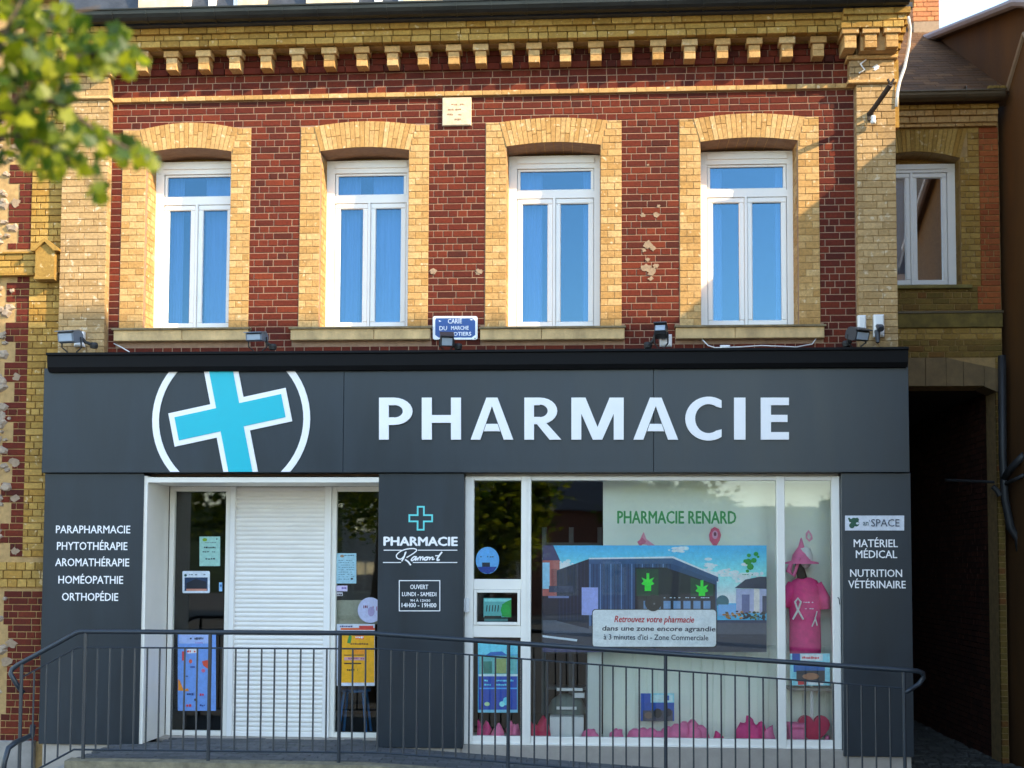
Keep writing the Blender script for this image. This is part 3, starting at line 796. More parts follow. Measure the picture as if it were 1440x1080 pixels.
def guides(b):
    b.bbox(e2+.001, s0+.012, YD-.03, YD+.08, zb_, ztop); b.bbox(s1-.012, e3-.001, YD-.03, YD+.08, zb_, ztop)
part('guide_rail', UPVC, shut, guides)
NS = 55; sh_ = (ztop-zb_)/NS
def slat(b):
    n = 6; pr = [(YD+.012-.010*math.sin(math.pi*k/n), sh_*(.04+.92*k/n)) for k in range(n+1)]
    vs = [(x, y, z) for y, z in pr for x in (s0+.012, s1-.012)]
    b.add(vs, [(2*i, 2*i+1, 2*i+3, 2*i+2) for i in range(n)]); b.box(s0+.012, s1-.012, YD+.012, YD+.016, 0, sh_)
b = MB(); slat(b); sm = b.mesh('slat', SLATW)
for k in range(NS):
    o = bpy.data.objects.new('slat', sm); COL.objects.link(o); o.parent = shut; o.location.z = zb_+k*sh_; o.location.y = random.uniform(-.0012, .0012)
part('bottom_bar', UPVC, shut, lambda b: b.bbox(s0+.012, s1-.012, YD-.012, YD+.01, zb_, zb_+.045))
# threshold
part('threshold_step', PLIN, sf, lambda b: (b.box(ex0, pM[0], .30, YD+.2, -.15, -.002)))

# display window frame
def gx(x, y=860): return ax(x, y, YG)
def gz_(y, x=900): return az(x, y, YG)
gw = part('display_window', UPVC, sf, lambda b: None) if False else None
ZT, ZBt = FZ0-.03, gz_(1050)
G = [pM[1]+.002, gx(665.5), gx(732.5), gx(746.5), gx(1093), gx(1104.5), gx(1171), pR[0]-.002]
def dfr(b):
    zt = gz_(675.5)
    b.bbox(G[0], G[1], YG, YG+.08, ZBt, ZT); b.bbox(G[2], G[3], YG-.012, YG+.08, ZBt, ZT); b.bbox(G[4], G[5], YG-.012, YG+.08, ZBt, ZT); b.bbox(G[6], G[7], YG, YG+.08, ZBt, ZT)
    for a, c in ((G[1], G[2]), (G[3], G[4]), (G[5], G[6])):
        b.bbox(a, c, YG+.004, YG+.078, zt, ZT); b.bbox(a, c, YG+.004, YG+.078, ZBt, gz_(1038)); b.bbox(a, c, YG-.02, YG+.003, ZBt, ZBt+.02)
    b.box((G[2]+G[3])/2-.004, (G[2]+G[3])/2+.004, YG-.018, YG-.012, ZBt, ZT)
    z1, z0 = gz_(815.5), gz_(898)
    b.bbox(G[1], G[2], YG+.004, YG+.078, gz_(830), z1); b.bbox(G[1], G[2], YG+.004, YG+.078, z0, gz_(881))
    frame_rect(b, G[1]+.004, G[2]-.004, gz_(881)+.002, gz_(830)-.002, .03, YG-.006, YG+.06)
dw = part('display_window', CREAM, sf, dfr)
for a, c, y0, y1 in ((G[1], G[2], 815, 676), (G[1], G[2], 881, 830), (G[1], G[2], 1036, 898), (G[3], G[4], 1037, 676), (G[5], G[6], 1037, 676)):
    part('pane', GL_SH, dw, lambda b: b.box(a-.01, c+.01, YG+.03, YG+.036, gz_(y0)-.01, gz_(y1)+.01))
part('hinge', WPLAS, dw, lambda b: (b.bbox(gx(652), gx(660), YG-.03, YG, gz_(862), gz_(843)), b.tube([(gx(656), YG-.03, gz_(863)), (gx(656), YG-.03, gz_(842))], .012, 8)))
# plinth below the window and the panels
for bb_ in ((pM[1]-.02, pR[0]+.03, YG-.04, YG+.08, -.5, ZBt-.002), (pR[0]+.031, pR[1]-.02, YP+.03, -.05, -.5, pR[2]-.002),
            (pL[0]+.03, pL[1]+.02, YP+.03, -.05, -.5, pL[2]-.002), (pM[0], pM[1]-.021, YP+.03, -.05, -.5, pM[2]-.002)):
    part('plinth', PLIN, sf, lambda b: b.bbox(*bb_))

# ---- shop interior
def shop_int(b):
    b.box(XPL+.21, XPR-.21, 3.0, 3.1, -.4, 3.28); b.box(XPL+.21, XPR-.21, .6, 3.0, 2.9, 3.0)
    b.box(XPL+.21, XPR-.21, .6, 3.0, -.4, -.02)
    b.box(pM[0]+.07, pM[1]-.02, .01, 1.6, -.02, 2.9)
part('shop_room', DARKR, sf, shop_int)
part('display_floor', UPVC, sf, lambda b: b.box(pM[1]-.02, XPR-.21, YG+.09, .7, -.3, .04))
part('display_ceiling', UPVC, sf, lambda b: b.box(pM[1]-.02, XPR-.21, YG+.09, .7, FZ0-.03, FZ0+.05))
# backboard of the display
YB = .30
bx0, bx1 = ax(848, 800, YB), ax(1190, 800, YB)
def board(b):
    n = 22; zt, zb = az(950, 672, YB), .04
    for k in range(n):
        a = bx0+(bx1-bx0)*k/n; b.bbox(a, a+(bx1-bx0)/n-.006, YB, YB+.02, zb, zb+.95, c=.003)
    b.box(bx0, bx1, YB+.01, YB+.03, zb, zb+.95); b.box(bx0, bx1, YB-.002, YB+.03, zb+.951, zt)
part('backboard', BOARDM, sf, board)
part('display_post', BOARDG, sf, lambda b: (b.bbox(ax(826, 800, .1), ax(846, 800, .1), .1, .16, .04, 1.35), b.box(XPR-.36, XPR-.30, YG+.1, YB, .04, 2.5)))

# ---- objects in the window
PG = YG+.046   # things stuck just inside the glass
def prt(name, label, cat, fn, Y=PG, group=None):
    s = Sheet(Y); fn(s); return s.build(name, INK, None, label=label, cat=cat, group=group)
t = thing('vinyl_lettering', 'green PHARMACIE RENARD lettering on the display window glass', 'lettering')
text('PHARMACIE RENARD', (868.5, 718.5, 1035, 736.5), t, 'lettering', YG+.02, bold=.03, ext=0, col=lin(10, 120, 40), mat=INK)
def poster(s):
    s.rect(763, 767, 1078, 917, (95, 175, 225), th=.006)
    for k in range(30): s.rect(763, 767+2.7*k, 1078, 767+2.7*k+3, (88+4.4*k, 172+2.2*k, 222+.8*k))
    rn = random.Random(9)
    for cx_, cy_, w_, n_ in ((795, 796, 26, 40), (955, 770, 14, 16), (1015, 806, 34, 46), (1050, 812, 26, 40), (1000, 795, 12, 8)):
        for k in range(n_):
            g = rn.uniform(0, 1); s.disc(min(max(cx_+rn.gauss(0, w_*.45), 780), 1071), max(cy_+rn.gauss(0, 4), 771), rn.uniform(1.5, 6), rn.uniform(1, 3), (190+40*g, 215+22*g, 238+10*g), 8)
    s.rect(763, 880, 1078, 917, (52, 58, 78))
    for k in range(60): x_ = rn.uniform(765, 1060); y_ = rn.uniform(884, 916); g = rn.uniform(0, 26); s.rect(x_, y_, x_+rn.uniform(6, 18), y_+.9, (48+g, 55+g, 74+g))
    s.poly([(763, 870), (830, 876), (1078, 872), (1078, 892), (763, 890)], (92, 96, 110))
    s.poly([(763, 893), (812, 899), (811, 902), (763, 896)], (190, 195, 215)); s.poly([(763, 907), (1000, 917), (763, 917)], (70, 72, 110))
    s.poly([(763, 767), (778, 767), (788, 789), (763, 788)], (72, 72, 110)); s.rect(763, 788, 787, 870, (170, 105, 100)); s.rect(763, 791, 773, 828, (150, 185, 220)); s.rect(775, 800, 783, 830, (140, 80, 80))
    s.poly([(783, 802), (828, 786), (828, 884), (783, 873)], (24, 32, 62)); s.rect(763, 838, 784, 872, (40, 40, 60))
    s.poly([(828, 786), (947, 785), (1008, 812), (1008, 880), (828, 880)], (50, 84, 122))
    for k in range(24): s.rect(829+k*4.9, 787, 830.4+k*4.9, 880, (38, 62, 98) if k % 3 else (112, 138, 172))
    for k in range(8): s.line(787+k*5, 802-k*1.8, 787+k*5, 872, 1.2, (40, 46, 84))
    s.poly([(828, 786), (947, 785), (1010, 811), (1010, 818), (946, 793), (828, 793)], (62, 95, 132)); s.poly([(828, 784.5), (947, 782.5), (1010, 809.5), (1010, 811.5), (946, 785), (828, 786.5)], (225, 235, 245))
    s.poly([(893, 798), (936, 798), (1006, 822), (1006, 858), (893, 858)], (20, 26, 48))
    s.rect(895, 800, 926, 838, (12, 70, 50)); s.poly([(971, 812), (1003, 822), (1003, 840), (971, 840)], (10, 80, 55))
    for cx_, cy_ in ((911, 819), (987, 829)):
        s.rect(cx_-2, cy_-13, cx_+2, cy_+12, (60, 225, 70)); s.rect(cx_-4.5, cy_+1, cx_+4.5, cy_+12, (50, 215, 60)); s.poly([(cx_, cy_+3), (cx_-9, cy_+2), (cx_-6, cy_-2), (cx_-9, cy_-7), (cx_-2, cy_-4)], (60, 220, 75)); s.poly([(cx_, cy_+3), (cx_+9, cy_+2), (cx_+6, cy_-2), (cx_+9, cy_-7), (cx_+2, cy_-4)], (60, 220, 75)); s.disc(cx_, cy_+2, 9, 2.4, (60, 215, 70), 8)
    s.rect(896, 838, 1004, 843, (10, 12, 25)); s.scribble(905, 1000, 840.5, 1.6, (180, 190, 210), .6)
    for k in range(7): s.rect(905+k*14, 845, 915+k*14, 856, (120, 150, 180))
    s.rect(772, 824, 806, 833, (60, 66, 96)); s.rect(771, 838, 800, 841, (120, 130, 165)); s.rect(818, 826, 841, 865, (160, 165, 215))
    s.poly([(1033, 827), (1048, 815), (1068, 811), (1078, 811), (1078, 828)], (58, 58, 88)); s.rect(1035, 828, 1078, 862, (170, 170, 190)); s.rect(1060, 828, 1068, 862, (205, 195, 190)); s.rect(1043, 836, 1054, 862, (110, 115, 150)); s.rect(1072, 838, 1078, 862, (60, 66, 96))
    s.disc(1016, 846, 9, 9, (50, 110, 120)); s.rect(1010, 850, 1034, 866, (130, 170, 205))
    for cx_, c in ((1024, (150, 110, 50)), (1036, (175, 130, 60)), (1048, (40, 35, 50)), (1062, (110, 125, 60)), (1072, (40, 45, 50))):
        for k in range(14): g = rn.uniform(.5, 1.2); s.disc(min(cx_+rn.gauss(0, 4), 1074), 866+rn.gauss(0, 2.6), rn.uniform(1, 3), rn.uniform(.8, 2), tuple(v*g for v in c), 6)
    s.rect(1008, 872, 1078, 876, (60, 66, 100))
    # green leafy sprig emblem
    for x, y, r in ((1053, 781, 3), (1052, 790, 5), (1060, 788, 4), (1055, 797, 5), (1048, 789, 3), (1063, 779, 3.5), (1051, 803, 2.5), (1066, 783, 2)): s.disc(x, y, r, r*.9, (30, 150, 60), 8)
    s.scribble(1044, 1062, 808, 1.5, (60, 140, 90), .8)
pp_ = thing('printed_banner', 'large photo banner of a blue steel-clad building hung inside the display window', 'banner')
s = Sheet(YG+.075); s.step = .00002; poster(s); s.build('print', INK, pp_)
bn = thing('notice_board', 'white rounded notice with red and black text hung over the banner', 'notice')
s = Sheet(YG+.062)
def rr(x0, y0, x1, y1, r):
    o = []
    for cx_, cy_, a in ((x1-r, y0+r, -90), (x1-r, y1-r, 0), (x0+r, y1-r, 90), (x0+r, y0+r, 180)):
        o += [(cx_+r*math.cos(R(a+k*22.5)), cy_+r*math.sin(R(a+k*22.5))) for k in range(5)]
    return o
s.poly(rr(832.5, 856.5, 1008.5, 911, 5), (22, 24, 34), th=.004); s.poly(rr(833.5, 857.5, 1007, 909.5, 4.5), (226, 230, 240))
s.build('board', INK, bn)
text('Retrouvez votre pharmacie', (864, 866, 976, 878.5), bn, 'lettering', YG+.0596, bold=.025, shear=.25, ext=.0004, col=lin(205, 30, 45))
text('dans une zone encore agrandie', (847, 880, 1006, 890), bn, 'lettering', YG+.0596, bold=.022, shear=.1, ext=.0004, col=lin(40, 42, 60))
text('à 3 minutes d\'ici - Zone Commerciale', (849, 891.5, 996, 900.5), bn, 'lettering', YG+.0596, bold=.015, ext=.0004, col=lin(40, 42, 60))
prt('suction_hook', 'round black suction hook holding up the white notice', 'hook', lambda s: (s.disc(918.5, 848, 11.5, 11.5, (10, 12, 16), 24, th=.02), s.disc(918.5, 848, 4, 4, (28, 30, 34), 12), s.disc(920, 849, 1.4, 1.4, (120, 120, 125), 8)), Y=YG+.048)
def rib(s):
    s.poly([(897, 765), (905, 748), (908, 760), (916, 766)], (205, 130, 150)); s.poly([(905, 748), (909, 758), (921, 767), (914, 769), (903, 762)], (220, 150, 165)); s.poly([(896, 762), (904, 756), (909, 762), (900, 768)], (190, 110, 135))
prt('paper_butterfly', 'pink paper butterfly above the banner, left of the pink rosette', 'decoration', rib, Y=YB-.01)
def ros(s):
    s.poly([(1005, 741), (1011, 744), (1014, 752), (1012, 760), (1008, 767), (1003, 767), (998, 760), (997, 752), (1000, 744)], (200, 100, 130)); s.disc(1005.5, 752, 4, 6, (225, 160, 180)); s.disc(1005.5, 751, 2, 3, (120, 50, 80))
prt('paper_rosette', 'pink oval paper rosette just above the banner under the green lettering', 'decoration', ros, Y=YB-.01)
prt('paper_drop', 'small pink drop-shaped paper cut-out in the narrow right window', 'decoration', lambda s: (s.poly([(1137, 745), (1142, 752), (1143, 758), (1138, 762), (1133, 757), (1133, 750)], (215, 150, 165)), s.poly([(1137, 749), (1140, 755), (1138, 759), (1135, 755)], (190, 190, 180))), Y=YB-.01)
def blue_leaf(s):
    s.rect(672, 904, 728, 1002, (95, 165, 190), th=.003); s.rect(672, 904, 728, 920, (120, 190, 205)); s.poly([(682, 922), (690, 917), (706, 916), (714, 922)], (40, 110, 170))
    s.rect(674, 922, 727, 948, (110, 170, 170)); s.rect(680, 930, 692, 947, (60, 130, 120)); s.rect(698, 926, 712, 947, (150, 160, 110)); s.rect(673, 948, 728, 951, (190, 215, 230))
    s.rect(673, 951, 727, 998, (22, 80, 165)); s.scribble(681, 690, 957, 3, (120, 200, 230)); s.scribble(698, 722, 957, 3, (110, 190, 225)); s.scribble(681, 690, 963, 3, (100, 190, 230)); s.scribble(698, 716, 963, 3, (110, 190, 225))
    s.rect(674, 967, 727, 969, (80, 160, 215)); s.disc(685, 990, 4, 3, (180, 200, 160), 8); s.disc(712, 986, 5, 6, (110, 190, 215), 10); s.disc(706, 990, 4, 4, (150, 210, 220), 10)
    s.rect(672, 998, 728, 1002, (130, 180, 195))
prt('blue_poster', 'tall blue and turquoise poster in the lower left pane of the display window', 'poster', blue_leaf)
def disk(s):
    s.disc(685.5, 788, 16.5, 19, (110, 165, 205), 24, th=.002); s.scribble(675, 694, 783, 2, (40, 60, 90)); s.rect(678, 791, 689, 797, (24, 40, 70)); s.poly([(671, 797), (699, 797), (694, 804), (686, 807), (676, 804)], (25, 70, 150))
prt('round_sticker', 'round blue sticker with dark lettering low on the upper left pane', 'sticker', disk)
def box_g(s):
    s.rect(680, 841, 719, 868, (105, 165, 165), th=.004); s.rect(681, 842, 719, 846, (140, 190, 190)); s.poly([(706, 850), (712, 846), (719, 843), (719, 868), (706, 867)], (10, 150, 70)); s.disc(711, 858, 7, 8, (20, 160, 80), 10)
    for k in range(5): s.line(685+k*4, 851, 684+k*4, 860, 1.4, (20, 60, 60))
    s.rect(681, 866, 705, 869, (15, 40, 40)); s.rect(681, 870, 714, 874, (70, 120, 120))
prt('small_green_notice', 'small pale notice with a green shape in the little middle-left pane', 'notice', box_g)
def mail(s):
    s.rect(901, 975, 948, 988, (150, 195, 215), th=.003); s.rect(901, 975, 915, 988, (24, 90, 170)); s.rect(917, 977, 946, 987, (185, 210, 225)); s.rect(938, 978, 941, 985, (60, 110, 170))
    s.rect(901, 988, 948, 1014, (30, 90, 165)); s.rect(904, 999, 946, 1014, (80, 80, 95)); s.disc(912, 1006, 6, 5, (120, 100, 90), 8); s.disc(925, 1003, 6, 7, (30, 30, 40), 8); s.disc(940, 1002, 5, 6, (40, 35, 60), 8)
prt('blue_leaflet_card', 'small blue and white picture card standing low in front of the pale backboard', 'card', mail, Y=.16)
def card2(s):
    s.rect(1111, 919, 1167, 964, (150, 195, 205), th=.003); s.rect(1114, 919, 1125, 929, (24, 85, 160)); s.rect(1126, 920, 1157, 929, (205, 215, 225)); s.scribble(1128, 1152, 925, 4, (200, 70, 80))
    s.rect(1116, 931, 1160, 945, (40, 110, 165)); s.rect(1120, 943, 1160, 958, (60, 60, 65)); s.disc(1140, 951, 12, 5, (165, 125, 95), 10); s.disc(1128, 946, 8, 3, (20, 40, 60), 8); s.rect(1122, 957, 1134, 963, (190, 50, 60)); s.rect(1136, 958, 1158, 963, (205, 215, 220))
prt('picture_leaflet', 'blue-edged picture leaflet stuck in the narrow right-hand window', 'leaflet', card2)
# entrance glass papers
PD = YD+.027
def green_notice(s):
    s.rect(280.5, 754.5, 309.5, 796, (150, 195, 185), th=.002); s.disc(288, 759, 3.5, 2.5, (120, 160, 30), 8); s.scribble(286, 304, 763, 1.2, (90, 110, 110)); s.scribble(287, 303, 770, 2.5, (20, 40, 40), .9); s.scribble(285, 304, 776, 1.6, (30, 50, 50)); s.scribble(289, 303, 786, 2.5, (25, 45, 45), .9); s.disc(305, 758, 1, 1, (40, 50, 50), 6)
prt('pale_green_notice', 'pale green paper notice taped high on the left entrance glass', 'notice', green_notice, Y=PD)
def photo_n(s):
    s.poly(rr(256.5, 803, 295, 834, 2), (205, 215, 225), th=.002); s.rect(259.5, 812, 292, 831, (20, 50, 85)); s.poly([(262, 820), (275, 814), (290, 818), (290, 828), (262, 828)], (12, 22, 40)); s.rect(262, 828, 291, 831, (190, 130, 110)); s.scribble(266, 290, 808, 2.2, (110, 120, 135)); s.disc(261, 809, 2, 2, (20, 70, 70), 8)
prt('photo_notice', 'white-edged notice with dark blue photo on the left entrance glass', 'notice', photo_n, Y=PD)
prt('blue_sticker', 'tiny pale blue sticker at the right edge of the left entrance glass', 'sticker', lambda s: (s.rect(308, 819, 312.5, 831.5, (130, 175, 215), th=.001), s.rect(309, 822, 312, 825, (60, 110, 170))), Y=PD)
def tallp(s):
    s.rect(250, 889, 303.5, 999.5, (110, 150, 215), th=.003); s.rect(252, 891, 296, 905, (160, 180, 225)); s.scribble(267, 286, 898, 4, (30, 30, 60), .9); s.scribble(270, 285, 904, 2, (150, 120, 190)); s.poly([(263, 913), (278, 911), (278, 918), (264, 919)], (235, 225, 240)); s.scribble(263, 276, 916, 3, (210, 60, 60))
    s.rect(256, 916, 259, 929, (200, 60, 60)); s.disc(268, 930, 2.5, 3, (215, 90, 60), 8); s.poly([(284, 930), (292, 928), (296, 934), (293, 941), (286, 936)], (215, 80, 55)); s.disc(286, 943, 2.8, 2.8, (205, 100, 130), 8)
    s.poly([(250.5, 955), (253, 957), (258, 970), (264, 968), (266, 972), (250.5, 971)], (235, 140, 30)); s.disc(263, 951, 2, 1.2, (60, 80, 130), 6); s.disc(271, 938, 4, 1.5, (60, 80, 150), 8)
    s.scribble(263, 273, 976, 3.4, (25, 40, 100), .9); s.scribble(281, 288, 977, 4, (200, 50, 80), .9); s.disc(275, 984, 2, 2, (30, 30, 40), 6); s.scribble(262, 270, 992, 4, (210, 60, 60), .9); s.scribble(281, 288, 992, 3, (30, 50, 130), .9)
prt('lavender_poster', 'tall lavender blue poster with orange shapes low on the left entrance glass', 'poster', tallp, Y=PD)
def rnote(s):
    s.rect(473, 778, 501, 820.5, (150, 190, 205), th=.002); s.disc(481, 782, 3, 2, (150, 120, 90), 8); s.scribble(484, 498, 781, 1.4, (60, 90, 100))
    for k in range(9): s.scribble(476, 498, 788+k*3.3, 1.1, (90, 125, 140), .8)
    s.disc(495, 814, 2, 1.4, (20, 30, 40), 6)
prt('pale_blue_notice', 'pale blue printed notice taped high on the right entrance glass', 'notice', rnote, Y=PD)
prt('purple_sticker', 'small white and purple sticker under the pale blue notice', 'sticker', lambda s: (s.rect(471, 823.5, 488.5, 831.5, (195, 185, 215), th=.001), s.scribble(473, 487, 827, 3, (90, 60, 150)), s.rect(473, 833, 482, 838, (185, 185, 190)), s.scribble(474, 481, 836, 3, (60, 50, 60), .6)), Y=PD)
prt('beige_panel', 'plain beige board behind the right entrance glass above the yellow poster', 'board', lambda s: s.poly(rr(472, 844, 531, 878, 3), (150, 148, 128), th=.01), Y=YD+.09)
def wdisc(s):
    s.disc(520.5, 858, 17.5, 18, (175, 180, 210), 26, th=.003); s.scribble(511, 517, 853, 5, (110, 40, 70), .9); s.scribble(518, 531, 856, 7, (150, 90, 120), .5); s.disc(522, 860, 5, 7, (150, 140, 180), 10)
prt('round_notice', 'round lilac-white notice on the right entrance glass', 'notice', wdisc, Y=PD)
def yposter(s):
    s.rect(473.5, 877.5, 527, 964.5, (190, 195, 205), th=.003); s.rect(479, 883, 527, 886, (205, 90, 40)); s.scribble(478, 500, 881, 3, (60, 60, 110)); s.rect(505, 880, 525, 885, (190, 60, 50)); s.rect(480, 890, 526.5, 960, (222, 160, 10)); s.rect(500, 891, 512, 899, (235, 110, 30)); s.rect(496, 912, 514, 920, (230, 140, 20)); s.poly([(491, 892), (495, 895), (493, 905), (488, 904)], (50, 130, 60))
    s.scribble(500, 511, 896, 3.5, (240, 240, 240)); s.scribble(493, 518, 905.5, 3, (120, 80, 30)); s.rect(484, 920.5, 512, 922, (120, 80, 20)); s.rect(484, 924, 513, 928.5, (200, 150, 150)); s.scribble(485, 512, 926, 3, (140, 70, 110)); s.rect(484, 932, 508, 933.8, (60, 40, 20)); s.scribble(488, 503, 942, 4, (70, 60, 20), .8); s.rect(480, 960, 527, 964.5, (200, 205, 215))
prt('yellow_poster', 'bright yellow poster with red header low on the right entrance glass', 'poster', yposter, Y=PD)
# blue stool behind the right entrance glass
stl = thing('blue_stool', 'small blue stool seen under the yellow poster in the entrance', 'stool')
BLU = plain('blue_plastic', (.03, .22, .6), .4)
YS = 1.0
sx0, sz1 = at(487, 985, YS); sx1, _ = at(512, 985, YS)
part('seat', BLU, stl, lambda b: b.lathe([(0, .03), (.16, .03), (.17, .015), (.16, 0), (0, 0)], ((sx0+sx1)/2, YS, .42), 18), smooth=True)
for dx, dy in ((-.1, -.1), (.1, -.1), (.1, .1), (-.1, .1)):
    part('leg', BLU, stl, lambda b: b.tube([((sx0+sx1)/2+dx, YS+dy, .43), ((sx0+sx1)/2+dx*1.5, YS+dy*1.5, -.02)], .014, 8))
# mannequin torso in pink shirt with hat
mn = thing('pink_mannequin', 'shop mannequin in a bright pink shirt and pink pointed hat in the right window', 'mannequin')
YM = .10
mx, mz = at(1132, 870, YM)
def torso(b):
    zb, zt = az(1132, 920, YM), az(1132, 812, YM); h = zt-zb
    b.lathe([(0, 0), (.15, 0), (.155, .1*h), (.15, .45*h), (.16, .7*h), (.165, .85*h), (.12, .96*h), (.06, h), (0, h)], (mx, YM, zb), 20, sy=.6)
part('shirt', PINK, mn, torso, smooth=True)
def slv(b):
    zt = az(1132, 822, YM)
    b.tube([(mx-.11, YM, zt), (mx-.19, YM-.02, zt-.14), (mx-.20, YM-.03, zt-.22)], [.06, .062, .055], 10); b.tube([(mx+.11, YM, zt), (mx+.185, YM-.02, zt-.14), (mx+.19, YM-.03, zt-.24)], [.06, .06, .052], 10)
part('sleeve', PINK, mn, slv, smooth=True)
part('neck', SKINM, mn, lambda b: b.tube([(mx-.02, YM, az(1132, 812, YM)-.02), (mx-.06, YM-.01, az(1132, 790, YM)), (mx-.03, YM, az(1132, 780, YM))], [.05, .04, .045], 12), smooth=True)
part('head', WPLAS, mn, lambda b: b.lathe([(0, 0), (.05, .02), (.075, .08), (.08, .13), (.06, .2), (0, .22)], (mx+.0, YM, az(1132, 800, YM)), 16), smooth=True)
def hat(b):
    z = az(1132, 793, YM)
    b.lathe([(.17, 0), (.165, .015), (.10, .03), (.085, .09), (.03, .17), (.008, .25), (0, .26)], (mx-.03, YM, z), 20)
    b.tube([(mx-.14, YM-.1, z+.02), (mx-.17, YM-.1, z-.07), (mx-.12, YM-.1, z-.12), (mx-.06, YM-.1, z+.06)], [.02, .028, .02, .012], 8)
part('hat', PINKL, mn, hat, smooth=True)
def ribbon(b):
    X, Z = at(1122, 858, YM-.12); y = YM-.125
    b.tube([(X-.05, y, Z-.09), (X+.01, y, Z+.02), (X+.028, y-.004, Z+.08), (X, y-.006, Z+.115), (X-.028, y-.004, Z+.08), (X-.01, y-.008, Z+.02), (X+.05, y, Z-.09)], .010, 6)
    X, Z = at(1146, 868, YM-.12)
    b.tube([(X+.02, y, Z+.06), (X, y, Z-.02), (X-.03, y, Z-.09)], .006, 6); b.tube([(X, y, Z), (X+.02, y, Z-.08)], .006, 6)
part('ribbon_print', WPLAS, mn, ribbon)
s = Sheet(YM-.118); s.scribble(1130, 1146, 847, 1.6, (235, 190, 210)); s.scribble(1132, 1146, 856, 1.4, (235, 190, 210)); s.build('shirt_lettering', INK, mn)
part('stand', WPLAS, mn, lambda b: (b.tube([(mx+.06, YM, az(1132, 920, YM)), (mx+.06, YM, .05)], .016, 8), b.lathe([(0, .02), (.14, .02), (.15, 0)], (mx+.06, YM, .045), 18)))
# shelf in the right window
part('glass_shelf', PLIN, None, lambda b: b.bbox(ax(1108, 968, .1), ax(1168, 968, .1), -.0, .26, az(1132, 970, .1), az(1132, 966, .1)), label='narrow pink-lit shelf across the right-hand window below the leaflet', cat='shelf')
# pink drapes, boxes and hearts along the window floor
def heap(name, mat, px, w, h, label, cat, Y=.08, seed=0, lobes=3, sy=.8, sm=True):
    rn = random.Random(seed); X, _ = at(px, 1036, Y)
    def f(b):
        for k in range(lobes):
            ww = w*rn.uniform(.35, .6); dx = (k-(lobes-1)/2)*w/max(lobes, 1); hh = h*rn.uniform(.7, 1)
            b.lathe([(ww*.95, 0), (ww, hh*.2), (ww*.8, hh*.6), (ww*.5, hh*.88), (ww*.2, hh), (0, hh*.97)], (X+dx, Y+rn.uniform(-.03, .05), .041), 14, sy=sy)
        n = len(b.v)
        b.v = [(x+.012*math.sin(z*37+y*23+seed)+.006*math.sin(z*90+seed), y+.012*math.sin(x*61+seed)+.007*math.sin(x*130+z*50), z*(1+.07*math.sin(x*53+seed)+.04*math.sin(x*120+y*90))) for x, y, z in b.v]
    return part(name, mat, None, f, smooth=sm, label=label, cat=cat)
heap('pink_drape', PINK, 679, .10, .20, 'rumpled dark pink fabric at the far left corner of the display floor', 'fabric', seed=1)
heap('pink_hat', PINKL, 699, .13, .17, 'light pink dome-shaped hat on the display floor under the blue poster', 'hat', seed=2, lobes=1, Y=.0)
heap('pink_drape', PINKL, 722, .11, .21, 'soft pink fabric heap right of the pink dome hat', 'fabric', seed=3, lobes=2)
heap('crimson_drape', CRIM, 754, .16, .24, 'crimson cloth heap left of the white boxes on the display floor', 'fabric', seed=4, lobes=3, Y=.05)
heap('pink_hat', PINKL, 830, .12, .14, 'pink hat between the white boxes and the grey post', 'hat', seed=5, lobes=2, Y=.0)
heap('pink_hat', PINKL, 868, .14, .15, 'round light pink hat alone in front of the pale backboard', 'hat', seed=6, lobes=1, Y=.05)
def drapelong(b):
    X0, _ = at(893, 1036, .1); X1, _ = at(985, 1036, .1); n = 40
    rn = random.Random(5)
    for k in range(9):
        f = k/8; hh = .13+.10*math.exp(-((f-.85)/.25)**2)+rn.uniform(-.02, .02)
        b.lathe([(.085, 0), (.09, hh*.3), (.06, hh*.8), (.02, hh), (0, hh*.98)], (X0+(X1-X0)*f, .08+rn.uniform(-.03, .03), .041), 12, sy=.8)
part('pink_drape', PINKL, None, drapelong, smooth=True, label='long rumpled pink drape lying along the middle of the display floor', cat='fabric')
heap('pink_bear', PINKL, 977, .11, .22, 'soft pink toy with rounded ears on the right end of the long drape', 'toy', seed=8, lobes=2, Y=.02)
heap('pink_hat', PINK, 1009, .13, .14, 'pink hat right of the pink toy, left of the gap in the display', 'hat', seed=9, lobes=1)
heap('pink_drape', PINK, 1058, .2, .26, 'tall ragged pink tulle heap left of the right-hand mullion', 'fabric', seed=10, lobes=4)
heap('pink_box', PINKL, 1083, .13, .22, 'pale pink rounded box beside the right-hand mullion', 'box', seed=11, lobes=1, Y=-.0)
def pbox(b):
    X, _ = at(1120, 1036, .02); b.bbox(X-.075, X+.075, -.02, .14, .041, .21, c=.015); b.bbox(X-.082, X+.082, -.03, .15, .211, .255, c=.01)
part('gift_box', PINKL, None, pbox, label='light pink gift box with a lid at the foot of the mannequin', cat='box')
def heart(b):
    X, _ = at(1144, 1036, .1); pts = []
    for k in range(28):
        t = 2*math.pi*k/28; pts.append((X+.0095*16*math.sin(t)**3, .20+.0105*(13*math.cos(t)-5*math.cos(2*t)-2*math.cos(3*t)-math.cos(4*t))))
    b.prism(pts, .06, .14)
part('red_heart', CRIM, None, heart, label='big crimson heart standing between the gift box and the window edge', cat='heart')
heap('pink_pouch', PINKL, 1164, .07, .11, 'small pink pouch at the right edge of the display floor', 'pouch', seed=12, lobes=1)
